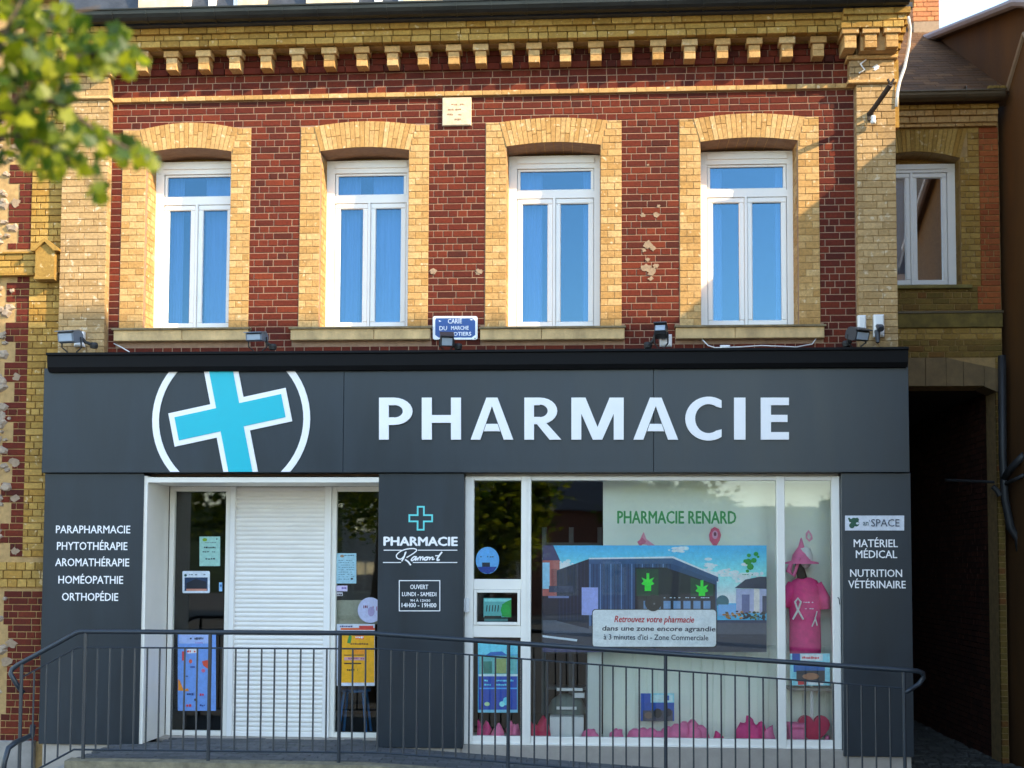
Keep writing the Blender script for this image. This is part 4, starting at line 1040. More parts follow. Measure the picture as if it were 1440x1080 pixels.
# white boxes and a dark hooded machine in the display
bxs = thing('white_carton', 'stacked white cartons on the display floor beside the crimson cloth', 'box')
def carton(b):
    x0, z1 = at(773, 1007, .15); x1, z0 = at(821, 1036, .15)
    w = (x1-x0)/3
    for k in range(3): b.bbox(x0+w*k+.002, x0+w*(k+1)-.002, .1, .3, .041, z1)
part('carton', WPLAS, bxs, carton)
hood = thing('covered_machine', 'grey hooded appliance with a white band above the white cartons', 'appliance')
DGR = plain('grey_green_hood', (.13, .16, .14), .6)
hx, hz = at(797, 990, .3)
part('hood', DGR, hood, lambda b: b.lathe([(.19, 0), (.19, .06), (.15, .14), (.08, .19), (0, .2)], (hx, .36, az(797, 1004, .3)), 20, sy=.7), smooth=True)
part('white_band', WPLAS, hood, lambda b: (b.bbox(hx-.1, hx+.1, .2, .23, az(797, 998, .2), az(797, 994, .2)), b.bbox(hx-.1, hx+.16, .22, .26, az(797, 972, .2), az(797, 968, .2)), b.bbox(hx+.06, hx+.18, .24, .28, az(797, 982, .2), az(797, 975, .2))))
# dim furniture behind the glass of the big window
shf = thing('shop_shelving', 'dim grey shelving unit deep inside the shop left of the backboard', 'shelving')
GRM = plain('shelf_grey', (.16, .19, .2), .6)
part('upright', GRM, shf, lambda b: [b.box(ax(x, 780, 1.6), ax(x, 780, 1.6)+.05, 1.6, 1.9, 0, 2.2) for x in (762, 800, 840)])
for z in (.4, .8, 1.2, 1.6, 2.0):
    part('shelf', GRM, shf, lambda b: b.box(ax(762, 780, 1.6), ax(842, 780, 1.6), 1.62, 1.9, z, z+.03))

# ---- lettering on the cladding
TY = YP-.0003
sp = thing('panel_lettering', 'white list PARAPHARMACIE to ORTHOPÉDIE on the left grey panel', 'lettering')
for s_, x0, x1, y in (('PARAPHARMACIE', 79, 183, 744.5), ('PHYTOTHÉRAPIE', 80.5, 179, 768), ('AROMATHÉRAPIE', 78, 181.5, 791), ('HOMÉOPATHIE', 82.5, 173, 815.5), ('ORTHOPÉDIE', 87.5, 166, 839.5)):
    up = 3.2 if 'É' in s_ else 0
    text(s_, (x0, y-5.6-up, x1, y+5.6), sp, 'lettering', TY, LETW, bold=.011)
sr_ = thing('panel_lettering', 'white words MATÉRIEL MÉDICAL NUTRITION VÉTÉRINAIRE on the right grey panel', 'lettering')
for s_, x0, x1, y in (('MATÉRIEL', 1200.5, 1262.5, 764), ('MÉDICAL', 1203.5, 1261.5, 779.5), ('NUTRITION', 1195.5, 1268.5, 806), ('VÉTÉRINAIRE', 1193, 1273.5, 822)):
    up = 3.0 if 'É' in s_ else 0
    text(s_, (x0, y-5.4-up, x1, y+5.4), sr_, 'lettering', TY, LETW, bold=.012)
plq = thing('white_brand_plate', 'small white plate with green animal shape and dark lettering on the right grey panel', 'sign')
s = Sheet(YP-.008)
s.rect(1188.5, 725, 1271.5, 746, (228, 232, 240), th=.008)
for x, y, r in ((1201, 733, 5), (1198, 739, 4), (1204, 736, 4.5), (1196, 732, 2.5), (1194, 729.5, 1.6), (1205, 731, 3)): s.disc(x, y, r, r, (18, 84, 60), 12)
s.disc(1206, 736, 2.4, 1.6, (225, 232, 235), 8)
s.build('plate', INK, plq)
text("an'", (1213.5, 731, 1223, 739), plq, 'lettering', YP-.0155, bold=.0, ext=.0006, col=lin(60, 90, 90))
text("SPACE", (1225, 730, 1265, 740.5), plq, 'lettering', YP-.0155, bold=.0, ext=.0006, col=lin(60, 70, 85))
mp_ = thing('logo_lettering', 'cyan outlined cross over PHARMACIE and a white handwritten name on the middle panel', 'lettering')
def oc(b):
    X, Z = at(591.7, 728.8, YP); p = 1/145.3
    a, L = 5.6*p, 17.5*p; t = 2.3*p
    def cr(a, L): return [(a, -a), (L, -a), (L, a), (a, a), (a, L), (-a, L), (-a, a), (-L, a), (-L, -a), (-a, -a), (-a, -L), (a, -L)]
    o, i = cr(a, L), cr(a-t, L-t)
    for k in range(12):
        b.prism([(X+q[0], Z+q[1]) for q in (o[k], o[(k+1) % 12], i[(k+1) % 12], i[k])], TY-.003, TY)
part('outlined_cross', TEALL, mp_, oc)
text('PHARMACIE', (540, 755, 643, 767.5), mp_, 'lettering', TY, LETW, bold=.04)
def stroke(b, pts, w, Y=TY):
    "pen stroke through pixel points, smoothed"
    q = []
    n = len(pts)
    for i in range(n-1):
        p0, p1, p2, p3 = pts[max(i-1, 0)], pts[i], pts[i+1], pts[min(i+2, n-1)]
        for k in range(5):
            t = k/5
            q.append(tuple(.5*((2*p1[j])+(-p0[j]+p2[j])*t+(2*p0[j]-5*p1[j]+4*p2[j]-p3[j])*t*t+(-p0[j]+3*p1[j]-3*p2[j]+p3[j])*t**3) for j in (0, 1)))
    q.append(pts[-1])
    P = [Vector((at(x, y, Y)[0], Y, at(x, y, Y)[1])) for x, y in q]
    for i in range(len(P)-1):
        d = (P[i+1]-P[i]); 
        if d.length < 1e-6: continue
        nrm = Vector((-d.z, 0, d.x)).normalized()*w*.68; d = d.normalized()*w*.25
        b.kk = getattr(b, 'kk', 0)+1; d.y = 0; q_ = Vector((0, -.00003*b.kk, 0)); a_, b_ = P[i]-d+q_, P[i+1]+d+q_
        b.add([a_-nrm, b_-nrm, b_+nrm, a_+nrm, *[v+Vector((0, -.001, 0)) for v in (a_-nrm, b_-nrm, b_+nrm, a_+nrm)]], [(4, 5, 6, 7), (0, 1, 5, 4), (1, 2, 6, 5), (2, 3, 7, 6), (3, 0, 4, 7)])
def scr(b):
    w = .008
    S = lambda pts, ww=w: stroke(b, pts, ww)
    S([(571, 776), (569, 781), (564, 786), (559, 785), (557.5, 781), (561, 777), (566, 774), (573, 772), (582, 771.5), (586, 773.5), (583, 777), (577, 781), (572, 784)])
    S([(570, 777), (568, 784), (565, 789)], .010); S([(570, 787), (574, 790), (577.5, 794.5)], .011)
    S([(586, 783), (582, 783), (578.5, 787), (580, 788.5), (584, 785), (585.5, 783), (584, 788), (588, 784.5)], .009)
    S([(588, 784.5), (587.5, 788)]); S([(588, 786), (590.5, 783), (591.5, 784), (591, 788)]); S([(591, 786), (594, 783), (595, 784), (594.5, 787.5), (597, 785)])
    S([(600, 783.5), (597, 785), (597.5, 787.5), (600.5, 787), (601.5, 784.5), (600, 783.5), (604, 784)], .010)
    S([(605, 783.5), (604, 787.5)]); S([(604, 786.5), (607.5, 783.5), (609, 784), (608, 787), (611, 786)])
    S([(621.5, 776.5), (618, 781), (615, 786), (615.5, 788), (618, 787)], .012); S([(612.5, 781.5), (618, 781.5)])
    S([(540, 773.7), (565, 773.7)], .006); S([(588, 773.7), (643, 773.7)], .006); S([(539, 791), (564, 791)], .006); S([(581, 791), (643, 791)], .006)
part('handwritten_name', LETW, mp_, scr)
hr = thing('opening_hours', 'white framed opening hours lettering low on the middle grey panel', 'lettering')
def hb(b):
    for a in ([(561.5, 816.5), (618.5, 816.5)], [(618.5, 816.5), (618.5, 859)], [(618.5, 859), (561.5, 859)], [(561.5, 859), (561.5, 816.5)]): stroke(b, a, .006)
part('border', LETW, hr, hb)
for s_, x0, x1, y, h in (('OUVERT', 577, 602, 825.3, 3.2), ('LUNDI - SAMEDI', 565.5, 613.5, 835.5, 3), ('9H À 12H30', 577, 605, 844, 2.2), ('14H00 - 19H00', 565, 613.5, 851, 3.2)):
    text(s_, (x0, y-h, x1, y+h), hr, 'lettering', TY, LETW, bold=.02)

# ================================================================== FITTINGS ON THE WALL
plate = thing('street_name_plate', 'blue enamel street name plate with white border between the second and third windows', 'sign')
s = Sheet(-.03)
s.poly(rr(608.5, 444.5, 671.5, 477.5, 3), (232, 232, 235), th=.024)
s.poly([(613, 447.5), (664, 447.5), (668.3, 451.5), (668.3, 471), (663, 474.8), (617, 474.8), (612, 471), (612, 451)], (38, 84, 140))
s.poly([(617, 450), (621, 452), (617.5, 452.4)], (225, 225, 235)); s.poly([(661, 448.7), (665, 448.7), (664, 450.5), (661.5, 450.2)], (225, 225, 235)); s.disc(668, 476, 1, 1, (30, 30, 35), 8)
s.build('plate', INK, plate)
W_ = lin(230, 232, 240)
text('CARIE', (630, 448.4, 649.5, 454.8), plate, 'lettering', -.0325, bold=.02, ext=.0006, col=W_)
text('DU', (618, 458.7, 628.5, 464.5), plate, 'lettering', -.0325, bold=.02, ext=.0006, col=W_)
text('MARCHE', (634.5, 458.5, 659, 463.7), plate, 'lettering', -.0325, bold=.03, ext=.0006, col=W_)
text('POTIERS', (634, 467, 662.5, 472), plate, 'lettering', -.0325, bold=.03, ext=.0006, col=W_)

def floodlight(px, py, w, h, tilt, rot, head, label, arm=None, Y=-.36, knob=None):
    X, Z = at(px, py, Y); t = thing('floodlight', label, 'floodlight', 'floodlights on top of the shop coping'); t.location = (X, Y, Z)
    W, H = w/144, h/144
    M = Matrix.Rotation(R(rot), 4, 'Z') @ Matrix.Rotation(R(tilt), 4, 'X')
    def hd(b):
        b.M = M; D = .13
        b.prismx([(-D*.7, -H*.35), (-D*.4, -H*.5), (D*.5, -H*.5), (D*.6, H*.1), (D*.35, H*.5), (-D*.55, H*.5), (-D*.7, H*.35)], -W/2, W/2)
        for k in range(5): b.box(-W*.42+k*W*.2, -W*.38+k*W*.2, D*.5, D*.72, -H*.4, H*.2)
    part('lamp_housing', head, t, hd)
    def vis(b): b.M = M; b.box(-W/2-.006, W/2+.006, -.125, .02, H*.5+.001, H*.5+.01)
    part('visor', head, t, vis)
    def ln(b): b.M = M; b.box(-W*.4, W*.4, -.098, -.093, -H*.3, H*.32)
    part('lens', LENS, t, ln)
    zb = CZ1-Z+.01
    for sx in (-1, 1):
        def br(b): b.tube([(sx*(W/2+.008), 0, 0), (sx*(W/2+.008), .02, zb*.7), (sx*W*.25, .03, zb)], .008, 6)
        part('bracket', CABLE, t, br)
    def br2(b):
        if arm:
            ax_, az_ = (arm[0]-px)/144, -(arm[1]-py)/144
            b.tube([(W*.4 if ax_ > 0 else -W*.4, .04, H*.2), (ax_*.6, .06, az_*.6+.0), (ax_, .08, max(az_, zb+.03))], .017, 8)
            b.lathe([(0, .03), (.035, .025), (.042, 0), (.035, -.03), (0, -.035)], (ax_, .08, max(az_, zb+.04)), 12)
    if arm: part('arm', CABLE, t, br2)
    return t
floodlight(100, 474, 26, 17, 12, -12, FLOODG, 'blue-grey floodlight on a long bent arm at the far left of the black coping', arm=(129, 484))
floodlight(362, 474, 24, 12, 10, -8, FLOODG, 'flat silver-grey floodlight under the gap between the first two windows', arm=(381, 486))
floodlight(628, 477, 18, 17, 25, 10, FLOODD, 'dark floodlight standing in front of the blue street name plate', arm=(643, 487))
floodlight(930, 467, 16, 12, -15, -10, FLOODD, 'dark hooded floodlight beside a white box between the third and fourth windows', arm=(912, 484))
floodlight(1205, 470, 22, 16, 20, 25, FLOODD, 'dark floodlight tilted down under the white box on the right pilaster', arm=(1193, 486))
def wbox(x0, y0, x1, y1, label, Y=-.10, d=.07, extra=None):
    t = thing('junction_box', label, 'box')
    X0, Z1 = at(x0, y0, Y-d); X1, Z0 = at(x1, y1, Y-d)
    part('casing', WPLAS, t, lambda b: b.bbox(X0, X1, Y-d, Y+.002, Z0, Z1, c=.01))
    part('cover_plate', WPLAS, t, lambda b: b.bbox(X0+.012, X1-.012, Y-d-.006, Y-d, Z0+.012, Z1-.012, c=.004))
    if extra: part('camera_dome', FLOODD, t, extra)
    return t
wbox(928, 470, 945, 487, 'white junction box right of the hooded floodlight between the third and fourth windows', Y=-.2, d=.06)
wbox(1206.5, 443, 1218.5, 470, 'narrow white box on the right pilaster above the tilted floodlight', d=.05)
def cam_(b):
    X, Z = at(1238, 462, -.2); b.tube([(X-.02, -.17, Z+.03), (X-.01, -.25, Z), (X-.01, -.27, Z-.02)], [.02, .035, .03], 10); b.tube([(X-.03, -.2, Z-.02), (X-.03, -.22, Z-.14)], [.03, .018], 8)
wbox(1229, 442, 1244, 473, 'white box with a small dark camera at the edge of the right pilaster', d=.06, extra=cam_)
wbox(104, 466, 117, 487, 'white box on the left pilaster behind the far left floodlight', d=.05)
wbox(1013, 485, 1027, 491, 'tiny white cable box lying on the coping below the fourth window', Y=-.25, d=.05)
def cable(name, pts, r, mat, label, cat='cable'):
    return part(name, mat, None, lambda b: b.tube([(at(x, y, Y)[0], Y, at(x, y, Y)[1]) for x, y, Y in pts], r, 6), smooth=True, label=label, cat=cat)
cable('cable', [(349, 462, -.11), (160, 483, -.03), (172, 489, -.06), (182, 495, -.1)][1:], .006, WPLAS, 'short pale cable dropping from the left end of the first window sill')
cable('cable', [(984, 470, -.03), (988, 478, -.05), (996, 486, -.1), (1006, 489, -.2), (1040, 488, -.22), (1070, 486, -.2), (1120, 488, -.2), (1142, 484, -.1), (1149, 474, -.03)], .006, WPIPE, 'loose pale cable snaking along the coping under the fourth window')
cable('cable', [(1218, 84, -.14), (1210, 90, -.16), (1216, 98, -.15), (1208, 103, -.14)], .009, WPIPE, 'short curled wire hanging from the capital of the right pilaster')
cable('hanging_cable', [(1277, 24, -.3), (1280, 40, -.2), (1278, 65, -.15), (1272, 95, -.12), (1265, 115, -.11), (1262, 130, -.11), (1260.5, 150, -.11)], .016, WPIPE, 'white cable hanging off the roof edge past the right pilaster')
cable('door_wire', [(1178, 840, -.13), (1180, 842, -.13), (1181, 850, -.13)], .004, CABLE, 'tiny dark wire at the right edge of the display window frame')
bk = thing('iron_bracket', 'dark iron bracket jutting up from the right pilaster beside the roof edge', 'bracket')
def ib(b):
    X, Z = at(1222, 161, -.10); b.tube([(X, -.10, Z), (X+.03, -.2, Z+.03), (X+.13, -.46, Z+.16)], [.026, .024, .026], 8)
    X2, Z2 = X+.13, Z+.16
    b.tube([(X2, -.46, Z2), (X2+.03, -.47, Z2+.05)], .012, 6); b.tube([(X2, -.46, Z2), (X2-.03, -.47, Z2+.05)], .012, 6)
part('arm', IRON, bk, ib)
def ibp(b):
    X, Z = at(1224, 164, -.10); b.bbox(X-.03, X+.03, -.12, -.10, Z-.05, Z+.04, c=.006)
part('base_plate', IRON, bk, ibp)
def ins(b):
    X, Z = at(1228, 167, -.16); b.lathe([(0, -.05), (.025, -.05), (.028, -.02), (.018, -.01), (.026, .005), (.02, .03), (0, .03)], (X, -.16, Z), 12)
part('insulator', WPLAS, bk, ins, smooth=True)

# ================================================================== LEFT HOUSE
lh = thing('left_house', 'old house at the left edge with red brick, yellow corner bricks and flint rubble', 'house')
LX1 = XPL-.006; LX0 = -9.0
def lcore(b):
    b.box(LX0, LX1-.002, .008, .35, GZ, 7.6); b.box(LX1-.2, LX1-.003, .351, 6, GZ, 7.6); b.box(LX0, LX0+.2, .351, 6, GZ, 7.6); b.box(LX0+.2, LX1-.2, 5.8, 6, GZ, 7.6)
    b.prismx([(-.1, 7.6), (3, 10.2), (6.1, 7.6)], LX0, LX1-.03)
part('mortar_wall', MORTY, lh, lcore)
xr_t, xy_t = ax(47, 250, 0), ax(44, 560, 0)        # red/yellow boundary
XRY = (ax(47, 300, 0)+ax(40, 560, 0)+ax(27, 800, 0))/3+.0
xfl = ax(12, 500, 0)
zb1, zb0 = az(40, 357, -.04), az(40, 385, -.04)     # band upstairs
zc1_, zc0_ = az(30, 790, -.03), az(30, 826, -.03)   # band downstairs
redl, yell, bandl = [], [], []
for i, a, b in courses(-.02, 7.5):
    if not (b > zb0 and a < zb1) and not (b > zc0_ and a < zc1_):
        if a > zc0_:
            fl = xfl + (.07 if (i//3) % 2 else -.04)
            fill(fl, XRY, a, b, i, redl); fill(XRY, LX1, a, b, i, yell, head=.4)
        else:
            fl = ax(10, 930, 0) if az(20, 1010, 0) < a < az(20, 880, 0) else LX0+3.0
            fill(max(fl, ax(-60, 900, 0)), LX1+0, a, b, i, redl)
emit(redl, RED, lh, 0, name='brick', rest='red_brick_field', nmax=200)
emit(yell, OCH, lh, -.012, depth=.06, name='yellow_brick', rest='yellow_brick_field', nmax=150)
for (z0, z1, y) in ((zb0, zb1, -.05), (zc0_, zc1_, -.03)):
    for i, a, b in courses(z0, z1, ref=z0, pitch=(z1-z0)/3-1e-6): fill(ax(-70, 500, 0), LX1, a, b, i, bandl, head=.3, yoff=y)
emit(bandl, OCH, lh, 0, depth=.09, name='band_brick')
part('band_shadow_mould', OCH, lh, lambda b: (b.box(ax(-70, 500, 0), ax(52, 380, 0), -.075, .0, zb0-.02, zb0), b.box(ax(-70, 500, 0), ax(52, 355, 0), -.07, 0, zb1, zb1+.018)))
def rub(b):
    rn = random.Random(3); z = -.02
    for _ in range(560):
        X = rn.uniform(xfl-.95, xfl+.04); Z = rn.uniform(0, 6.6)
        if zb0-.05 < Z < zb1+.05 or zc0_-.05 < Z < zc1_+.05: continue
        if X > xfl-.05 and rn.random() < .5: continue
        r = rn.uniform(.025, .075); n = rn.randint(5, 7)
        o = [(X+r*rn.uniform(.7, 1.3)*math.cos(2*math.pi*i/n), Z+r*rn.uniform(.5, 1)*math.sin(2*math.pi*i/n)) for i in range(n)]
        k = len(b.v); y = -rn.uniform(.0, .02)
        b.add([(x, .008, z) for x, z in o]+[(X+(x-X)*.6, y-.012, Z+(z-Z)*.6) for x, z in o], [tuple(range(n, 2*n))]+[(i, (i+1) % n, n+(i+1) % n, n+i) for i in range(n)])
part('flint_stones', RUBBLE, lh, rub, kind='stuff')
def keyst(b):
    for (x0, y0, x1, y1, d) in ((50, 352, 76, 393, .13),):
        X0, Z1 = at(x0, y0, -d); X1, Z0 = at(x1, y1, -d)
        b.prism([(X0, Z0), (X1, Z0), (X1, Z1), ((X0+X1)/2, Z1+.07), (X0, Z1)], -d, 0)
        b.prism([(X0-.04, Z1-.01), (X0+.0, Z1-.01), ((X0+X1)/2, Z1+.085), (X1, Z1-.01), (X1+.05, Z1-.01), (X1+.05, Z1+.012), ((X0+X1)/2, Z1+.12), (X0-.04, Z1+.012)], -d-.03, 0)
        b.bbox(X0-.01, X1+.01, -d-.012, -d, Z0, Z0+.03)
part('gabled_block', OCH, lh, keyst)
part('plinth', GREYP, lh, lambda b: b.bbox(LX0, ax(47, 1060, -.05), -.06, .0, GZ, az(20, 1042, -.05), c=.01))
for x, y, r in ((24, 530, 7), (20, 650, 8), (22, 700, 7), (24, 205, 8), (22, 285, 9), (16, 905, 9), (10, 930, 10), (22, 775, 7)): part('white_stone_block', PLAST, lh, lambda b: blot(b, x, y, r))

# ================================================================== WING ON THE RIGHT
wg = thing('rear_wing', 'set-back brick wing with a tall white window over a dark arched passage', 'building')
WY = 2.2; WX0 = XPR-.2; WX1 = ax(1407, 350, WY)
def wx(px, y=400): return ax(px, y, WY)
def wz(py, x=1340): return az(x, py, WY)
wpitch = COURSE
W0, W1 = wx(1225, 300), wx(1351, 300); WZ0, WZ1, WZC = wz(401), wz(222), wz(213, 1290)
WXC = (W0+W1)/2
PZ = wz(543); PX0_, PX1_ = XPR, wx(1402, 600)
def wcore(b):
    y0, y1 = WY+.01, WY+.4
    zt = wz(140)
    b.box(WX0, W0, y0, y1, PZ, zt); b.box(W1, WX1, y0, y1, PZ, zt); b.box(W0, W1, y0, y1, PZ, WZ0-.002)
    b.prism([(W1, zt), (W0, zt)]+arc(None, WZ1, WZC, W0, W1), y0, y1)
    b.box(PX1_, WX1, y0, y1, GZ, PZ-.001)
    b.box(WX0, WX1, 6.0, 6.1, PZ+.2, zt); b.box(WX0, WX0+.05, y1+.001, 5.99, PZ+.2, zt); b.box(WX1-.05, WX1, y1+.001, 5.99, PZ+.2, zt)
    b.box(WX0, WX1, y1+.001, 5.99, zt-.1, zt)
part('mortar_wall', MORTY, wg, wcore)
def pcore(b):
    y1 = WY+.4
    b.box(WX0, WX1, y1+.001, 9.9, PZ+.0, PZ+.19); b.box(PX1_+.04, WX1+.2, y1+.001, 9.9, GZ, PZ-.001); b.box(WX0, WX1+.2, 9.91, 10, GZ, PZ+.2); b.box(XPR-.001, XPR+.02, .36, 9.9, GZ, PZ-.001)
part('passage_wall', plain('shade_dark_mortar', (.035, .022, .015), .95, var=.4, scale=6), wg, pcore)  # mortar colour darkened to carry the shade inside the passage
yl, rl, ml = [], [], []
zsb = wz(461)
for i, a, b in courses(PZ, wz(178)):
    zm = (a+b)/2
    if b > WZ0-.0:
        if zm < wz(181):
            r0 = wx(1380); fill(r0, WX1-.004, a, b, i, rl)
            if zm < WZ1: fill(W1+.003, r0, a, b, i, yl, head=.6)
            elif zm < wz(180): fill(W1+.09, r0, a, b, i, yl, head=.6)
        else: fill(WX0, WX1-.004, a, b, i, rl)
    elif zm > wz(462): 
        fill(WX0, wx(1375), a, b, i, ml); fill(wx(1375), WX1-.004, a, b, i, rl if zm > wz(440) else ml)
    elif zm > wz(503):
        fill(WX0, WX1-.004, a, b, i, yl if random.random() < .6 else ml, head=.5)
    else:
        if True: fill(wx(1398), WX1-.004, a, b, i, yl, head=.8)
for i, a, b in courses(GZ, PZ): fill(PX1_, WX1-.004, a, b, i, ml, head=.8)
OCHW = OCH
emit(yl, OCHW, wg, WY, name='yellow_brick', rest='yellow_brick_field', nmax=250)
SHADEBR = brickmat('shade_dark_brick', [(0, (.07, .025, .015)), (1, (.12, .040, .022)), (.5, (.09, .030, .018))], grime=.5, gcol=(.01, .008, .006))  # passage shade put into the brick colour as a dark tone
emit(rl, brickmat('orange_red_brick', [(0, (.30, .07, .02)), (1, (.40, .11, .03)), (.5, (.36, .09, .025))], grime=.3, gscale=2), wg, WY, name='brick', rest='red_brick_field', nmax=250)
emit(ml, MOS, wg, WY, name='mossy_brick', rest='mossy_brick_field', nmax=200)
# reveal and voussoirs
mj = MB()
for i, z0, z1 in courses(WZ0, WZ1, ref=WZ0):
    for a, b_ in ((.055, .15), (.156, .33)):
        mj.tint = random.random(); mj.box(W1-.003, W1+.05, WY+a, WY+b_, z0+.003, z1-.003)
mj.build('reveal_brick_field', OCHW, wg, kind='stuff')
n = 22; zx_ = wz(181); E1 = wx(1364)
for k in range(n):
    t0, t1 = k/n+.002, (k+1)/n-.002
    lo = lambda t: (W0+(W1-W0)*t, WZ1+(WZC-WZ1)*math.sin(math.pi*t)); hi = lambda t: (W0-.09+(W1-W0+.18)*t, zx_)
    b = MB(); b.tint = random.random(); b.prism([lo(t0), lo(t1), hi(t1), hi(t0)], WY-.008-random.random()*.003, WY+.33); b.build('arch_brick', OCHW, wg)
part('arch_backing', OCH, wg, lambda b: b.prism([(W1, WZ1-.04), (W1, WZ1-.001)]+arc(None, WZ1, WZC-.001, W0, W1)[::-1]+[(W0, WZ1-.04)], WY+.28, WY+.30))
window(wg, W0+.004, W1-.004, WZ0+.003, WZ1-.006, WZ1-.005, WY+.2, None, GL_FAR, head=.10, sides=(.08, .09), curtain=None)
part('window_sill', plain('mossy_sill', (.22, .17, .05), .9, var=.4, scale=10), wg, lambda b: (b.bbox(W0-.04, wx(1366), WY-.05, WY+.2, WZ0-.045, WZ0-.002, c=.006)))
part('mossy_band', plain('mossy_stone', (.18, .125, .03), .95, var=.5, scale=8, bump=.5), wg, lambda b: b.bbox(WX0, WX1+.004, WY-.03, WY+.009, zsb, wz(441), c=.006))
part('flashing', ZINC2, wg, lambda b: b.bbox(WX0, WX1+.01, WY-.04, WY-.031, wz(441), wz(438), c=.002))
part('sky_reflection_sheet', plain('pale_sky_reflection', (.50, .62, .78), .9, var=.03), wg, lambda b: b.box(W0+.02, (W0+W1)/2-.03, WY+.30, WY+.31, WZ0+.05, WZ1-.02))  # pale sheet added behind the left pane, its colour stands for reflected sky
# passage lintel of stone voussoirs
def arch2(b):
    z0 = PZ; xs = [wx(1262), wx(1299), wx(1328), wx(1352), wx(1381), WX1]
    for k, (a, c) in enumerate(zip(xs[:-1], xs[1:])):
        zt0, zt1 = wz(503 if k < 2 else (503+(k-2)*5)), wz(503 if k < 1 else (505+(k-1)*6))
        zl0 = PZ; zl1 = PZ if k < 4 else PZ-.09
        b.prism([(a+.003, zl0), (c-.003, zl1), (c-.003, zt1), (a+.003, zt0)], WY-.02-.004*(k % 2), WY+.3)
for k in range(5):
    xs = [wx(1255), wx(1299), wx(1328), wx(1352), wx(1381), WX1-.002]
    a, c = xs[k], xs[k+1]
    def vz(b):
        zt0, zt1 = wz(503 if k < 3 else 503+(k-2)*6), wz(503 if k < 2 else 503+(k-1)*6)
        b.prism([(a+.003, PZ+.001-(.0 if k < 4 else .01)), (c-.003, PZ+.001-(0 if k < 4 else .10)), (c-.003, zt1), (a+.003, zt0)], WY-.022-.004*(k % 2), WY+.35)
    part('lintel_stone', plain('brown_stone', (.20, .13, .06), .9, var=.3, scale=6, bump=.4) if k == 0 else bpy.data.materials['brown_stone'], wg, vz)
# passage side wall, brick colour darkened for the shade inside
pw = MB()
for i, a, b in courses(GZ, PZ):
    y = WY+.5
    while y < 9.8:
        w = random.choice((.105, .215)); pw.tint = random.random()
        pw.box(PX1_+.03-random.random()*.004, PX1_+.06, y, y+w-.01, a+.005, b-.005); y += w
pw.build('passage_brick_field', SHADEBR, wg, kind='stuff')
# cornice of the wing
CW = []
for k, (ya, yb, yo) in enumerate(((146, 153, -.14), (154, 162, -.11), (163, 172, -.08), (173, 178, -.05))):
    z1, z0 = az(1340, ya, WY+yo), az(1340, yb, WY+yo)
    out = []; fill(WX0, ax(1405-k, ya, WY+yo), z0, z1, k, out, head=.25, j=.006); emit(out, YEL if k else OCH, wg, WY+yo, depth=-yo+.008, name='cornice_brick')
part('cornice_mortar', MORTY, wg, lambda b: b.box(WX0, WX1-.03, WY-.05, WY+.009, wz(176), wz(141)))
wgz = az(1340, 141, WY-.3); wg1 = ax(1413, 134, WY-.3)
def wgut(b):
    R1 = .08; pr = [(WY-.26+R1*math.cos(math.pi+math.pi*k/8), wgz+.09+R1*math.sin(math.pi+math.pi*k/8)) for k in range(9)]
    b.prismx(pr+[(WY-.175, wgz+.12), (WY-.35, wgz+.10)], WX0+.1, wg1)
g2 = part('gutter', ZINC2, wg, wgut)
part('gutter_lip', ZINC2, g2, lambda b: (b.tube([(WX0+.1, WY-.345, wgz+.098), (wg1, WY-.345, wgz+.098)], .011, 8), b.tube([(ax(1358, 134, WY-.3), WY-.26, wgz+.09), (ax(1359, 134, WY-.3), WY-.26, wgz+.09)], .088, 16)))
# roof with courses of shingles
sx1 = 4.72
ry0, rz0 = WY-.2, wgz+.12; sl = .63
part('roof_deck', SHING, wg, lambda b: b.prismx([(ry0, rz0-.02), (ry0+4.6, rz0+4.6*sl-.02), (ry0+4.6, rz0+4.6*sl-.14), (ry0+.2, rz0-.1)], WX0, sx1))
shn = []
nrow = 34; dy = .13
SHB = brickmat('brown_shingle_pieces', [(0, (.12, .055, .018)), (1, (.17, .080, .028)), (.5, (.095, .043, .015))], grime=.5, gcol=(.05, .04, .02), gscale=3)
smb = MB(); cnt = 0
for r in range(nrow):
    x = WX0+.3+(.09 if r % 2 else 0)
    while x < sx1-.02:
        w = min(.18*random.uniform(.9, 1.1), sx1-x)
        y = ry0+r*dy; z = rz0+r*dy*sl; h = .006+random.random()*.003
        v = [(x, y, z+.004), (x+w-.004, y, z+.004), (x+w-.004, y+dy*1.3, z+dy*1.3*sl), (x, y+dy*1.3, z+dy*1.3*sl), (x, y, z+.004+h), (x+w-.004, y, z+.004+h), (x+w-.004, y+dy*1.3, z+dy*1.3*sl+h), (x, y+dy*1.3, z+dy*1.3*sl+h)]
        fs_ = [(0, 1, 5, 4), (1, 2, 6, 5), (3, 0, 4, 7), (4, 5, 6, 7)]
        if cnt < 240:
            b = MB(); b.tint = random.random(); b.add(v, fs_); b.build('shingle', SHB, wg)
        else:
            smb.tint = random.random(); smb.add(v, fs_)
        cnt += 1; x += w
smb.build('shingle_field', SHB, wg, kind='stuff')
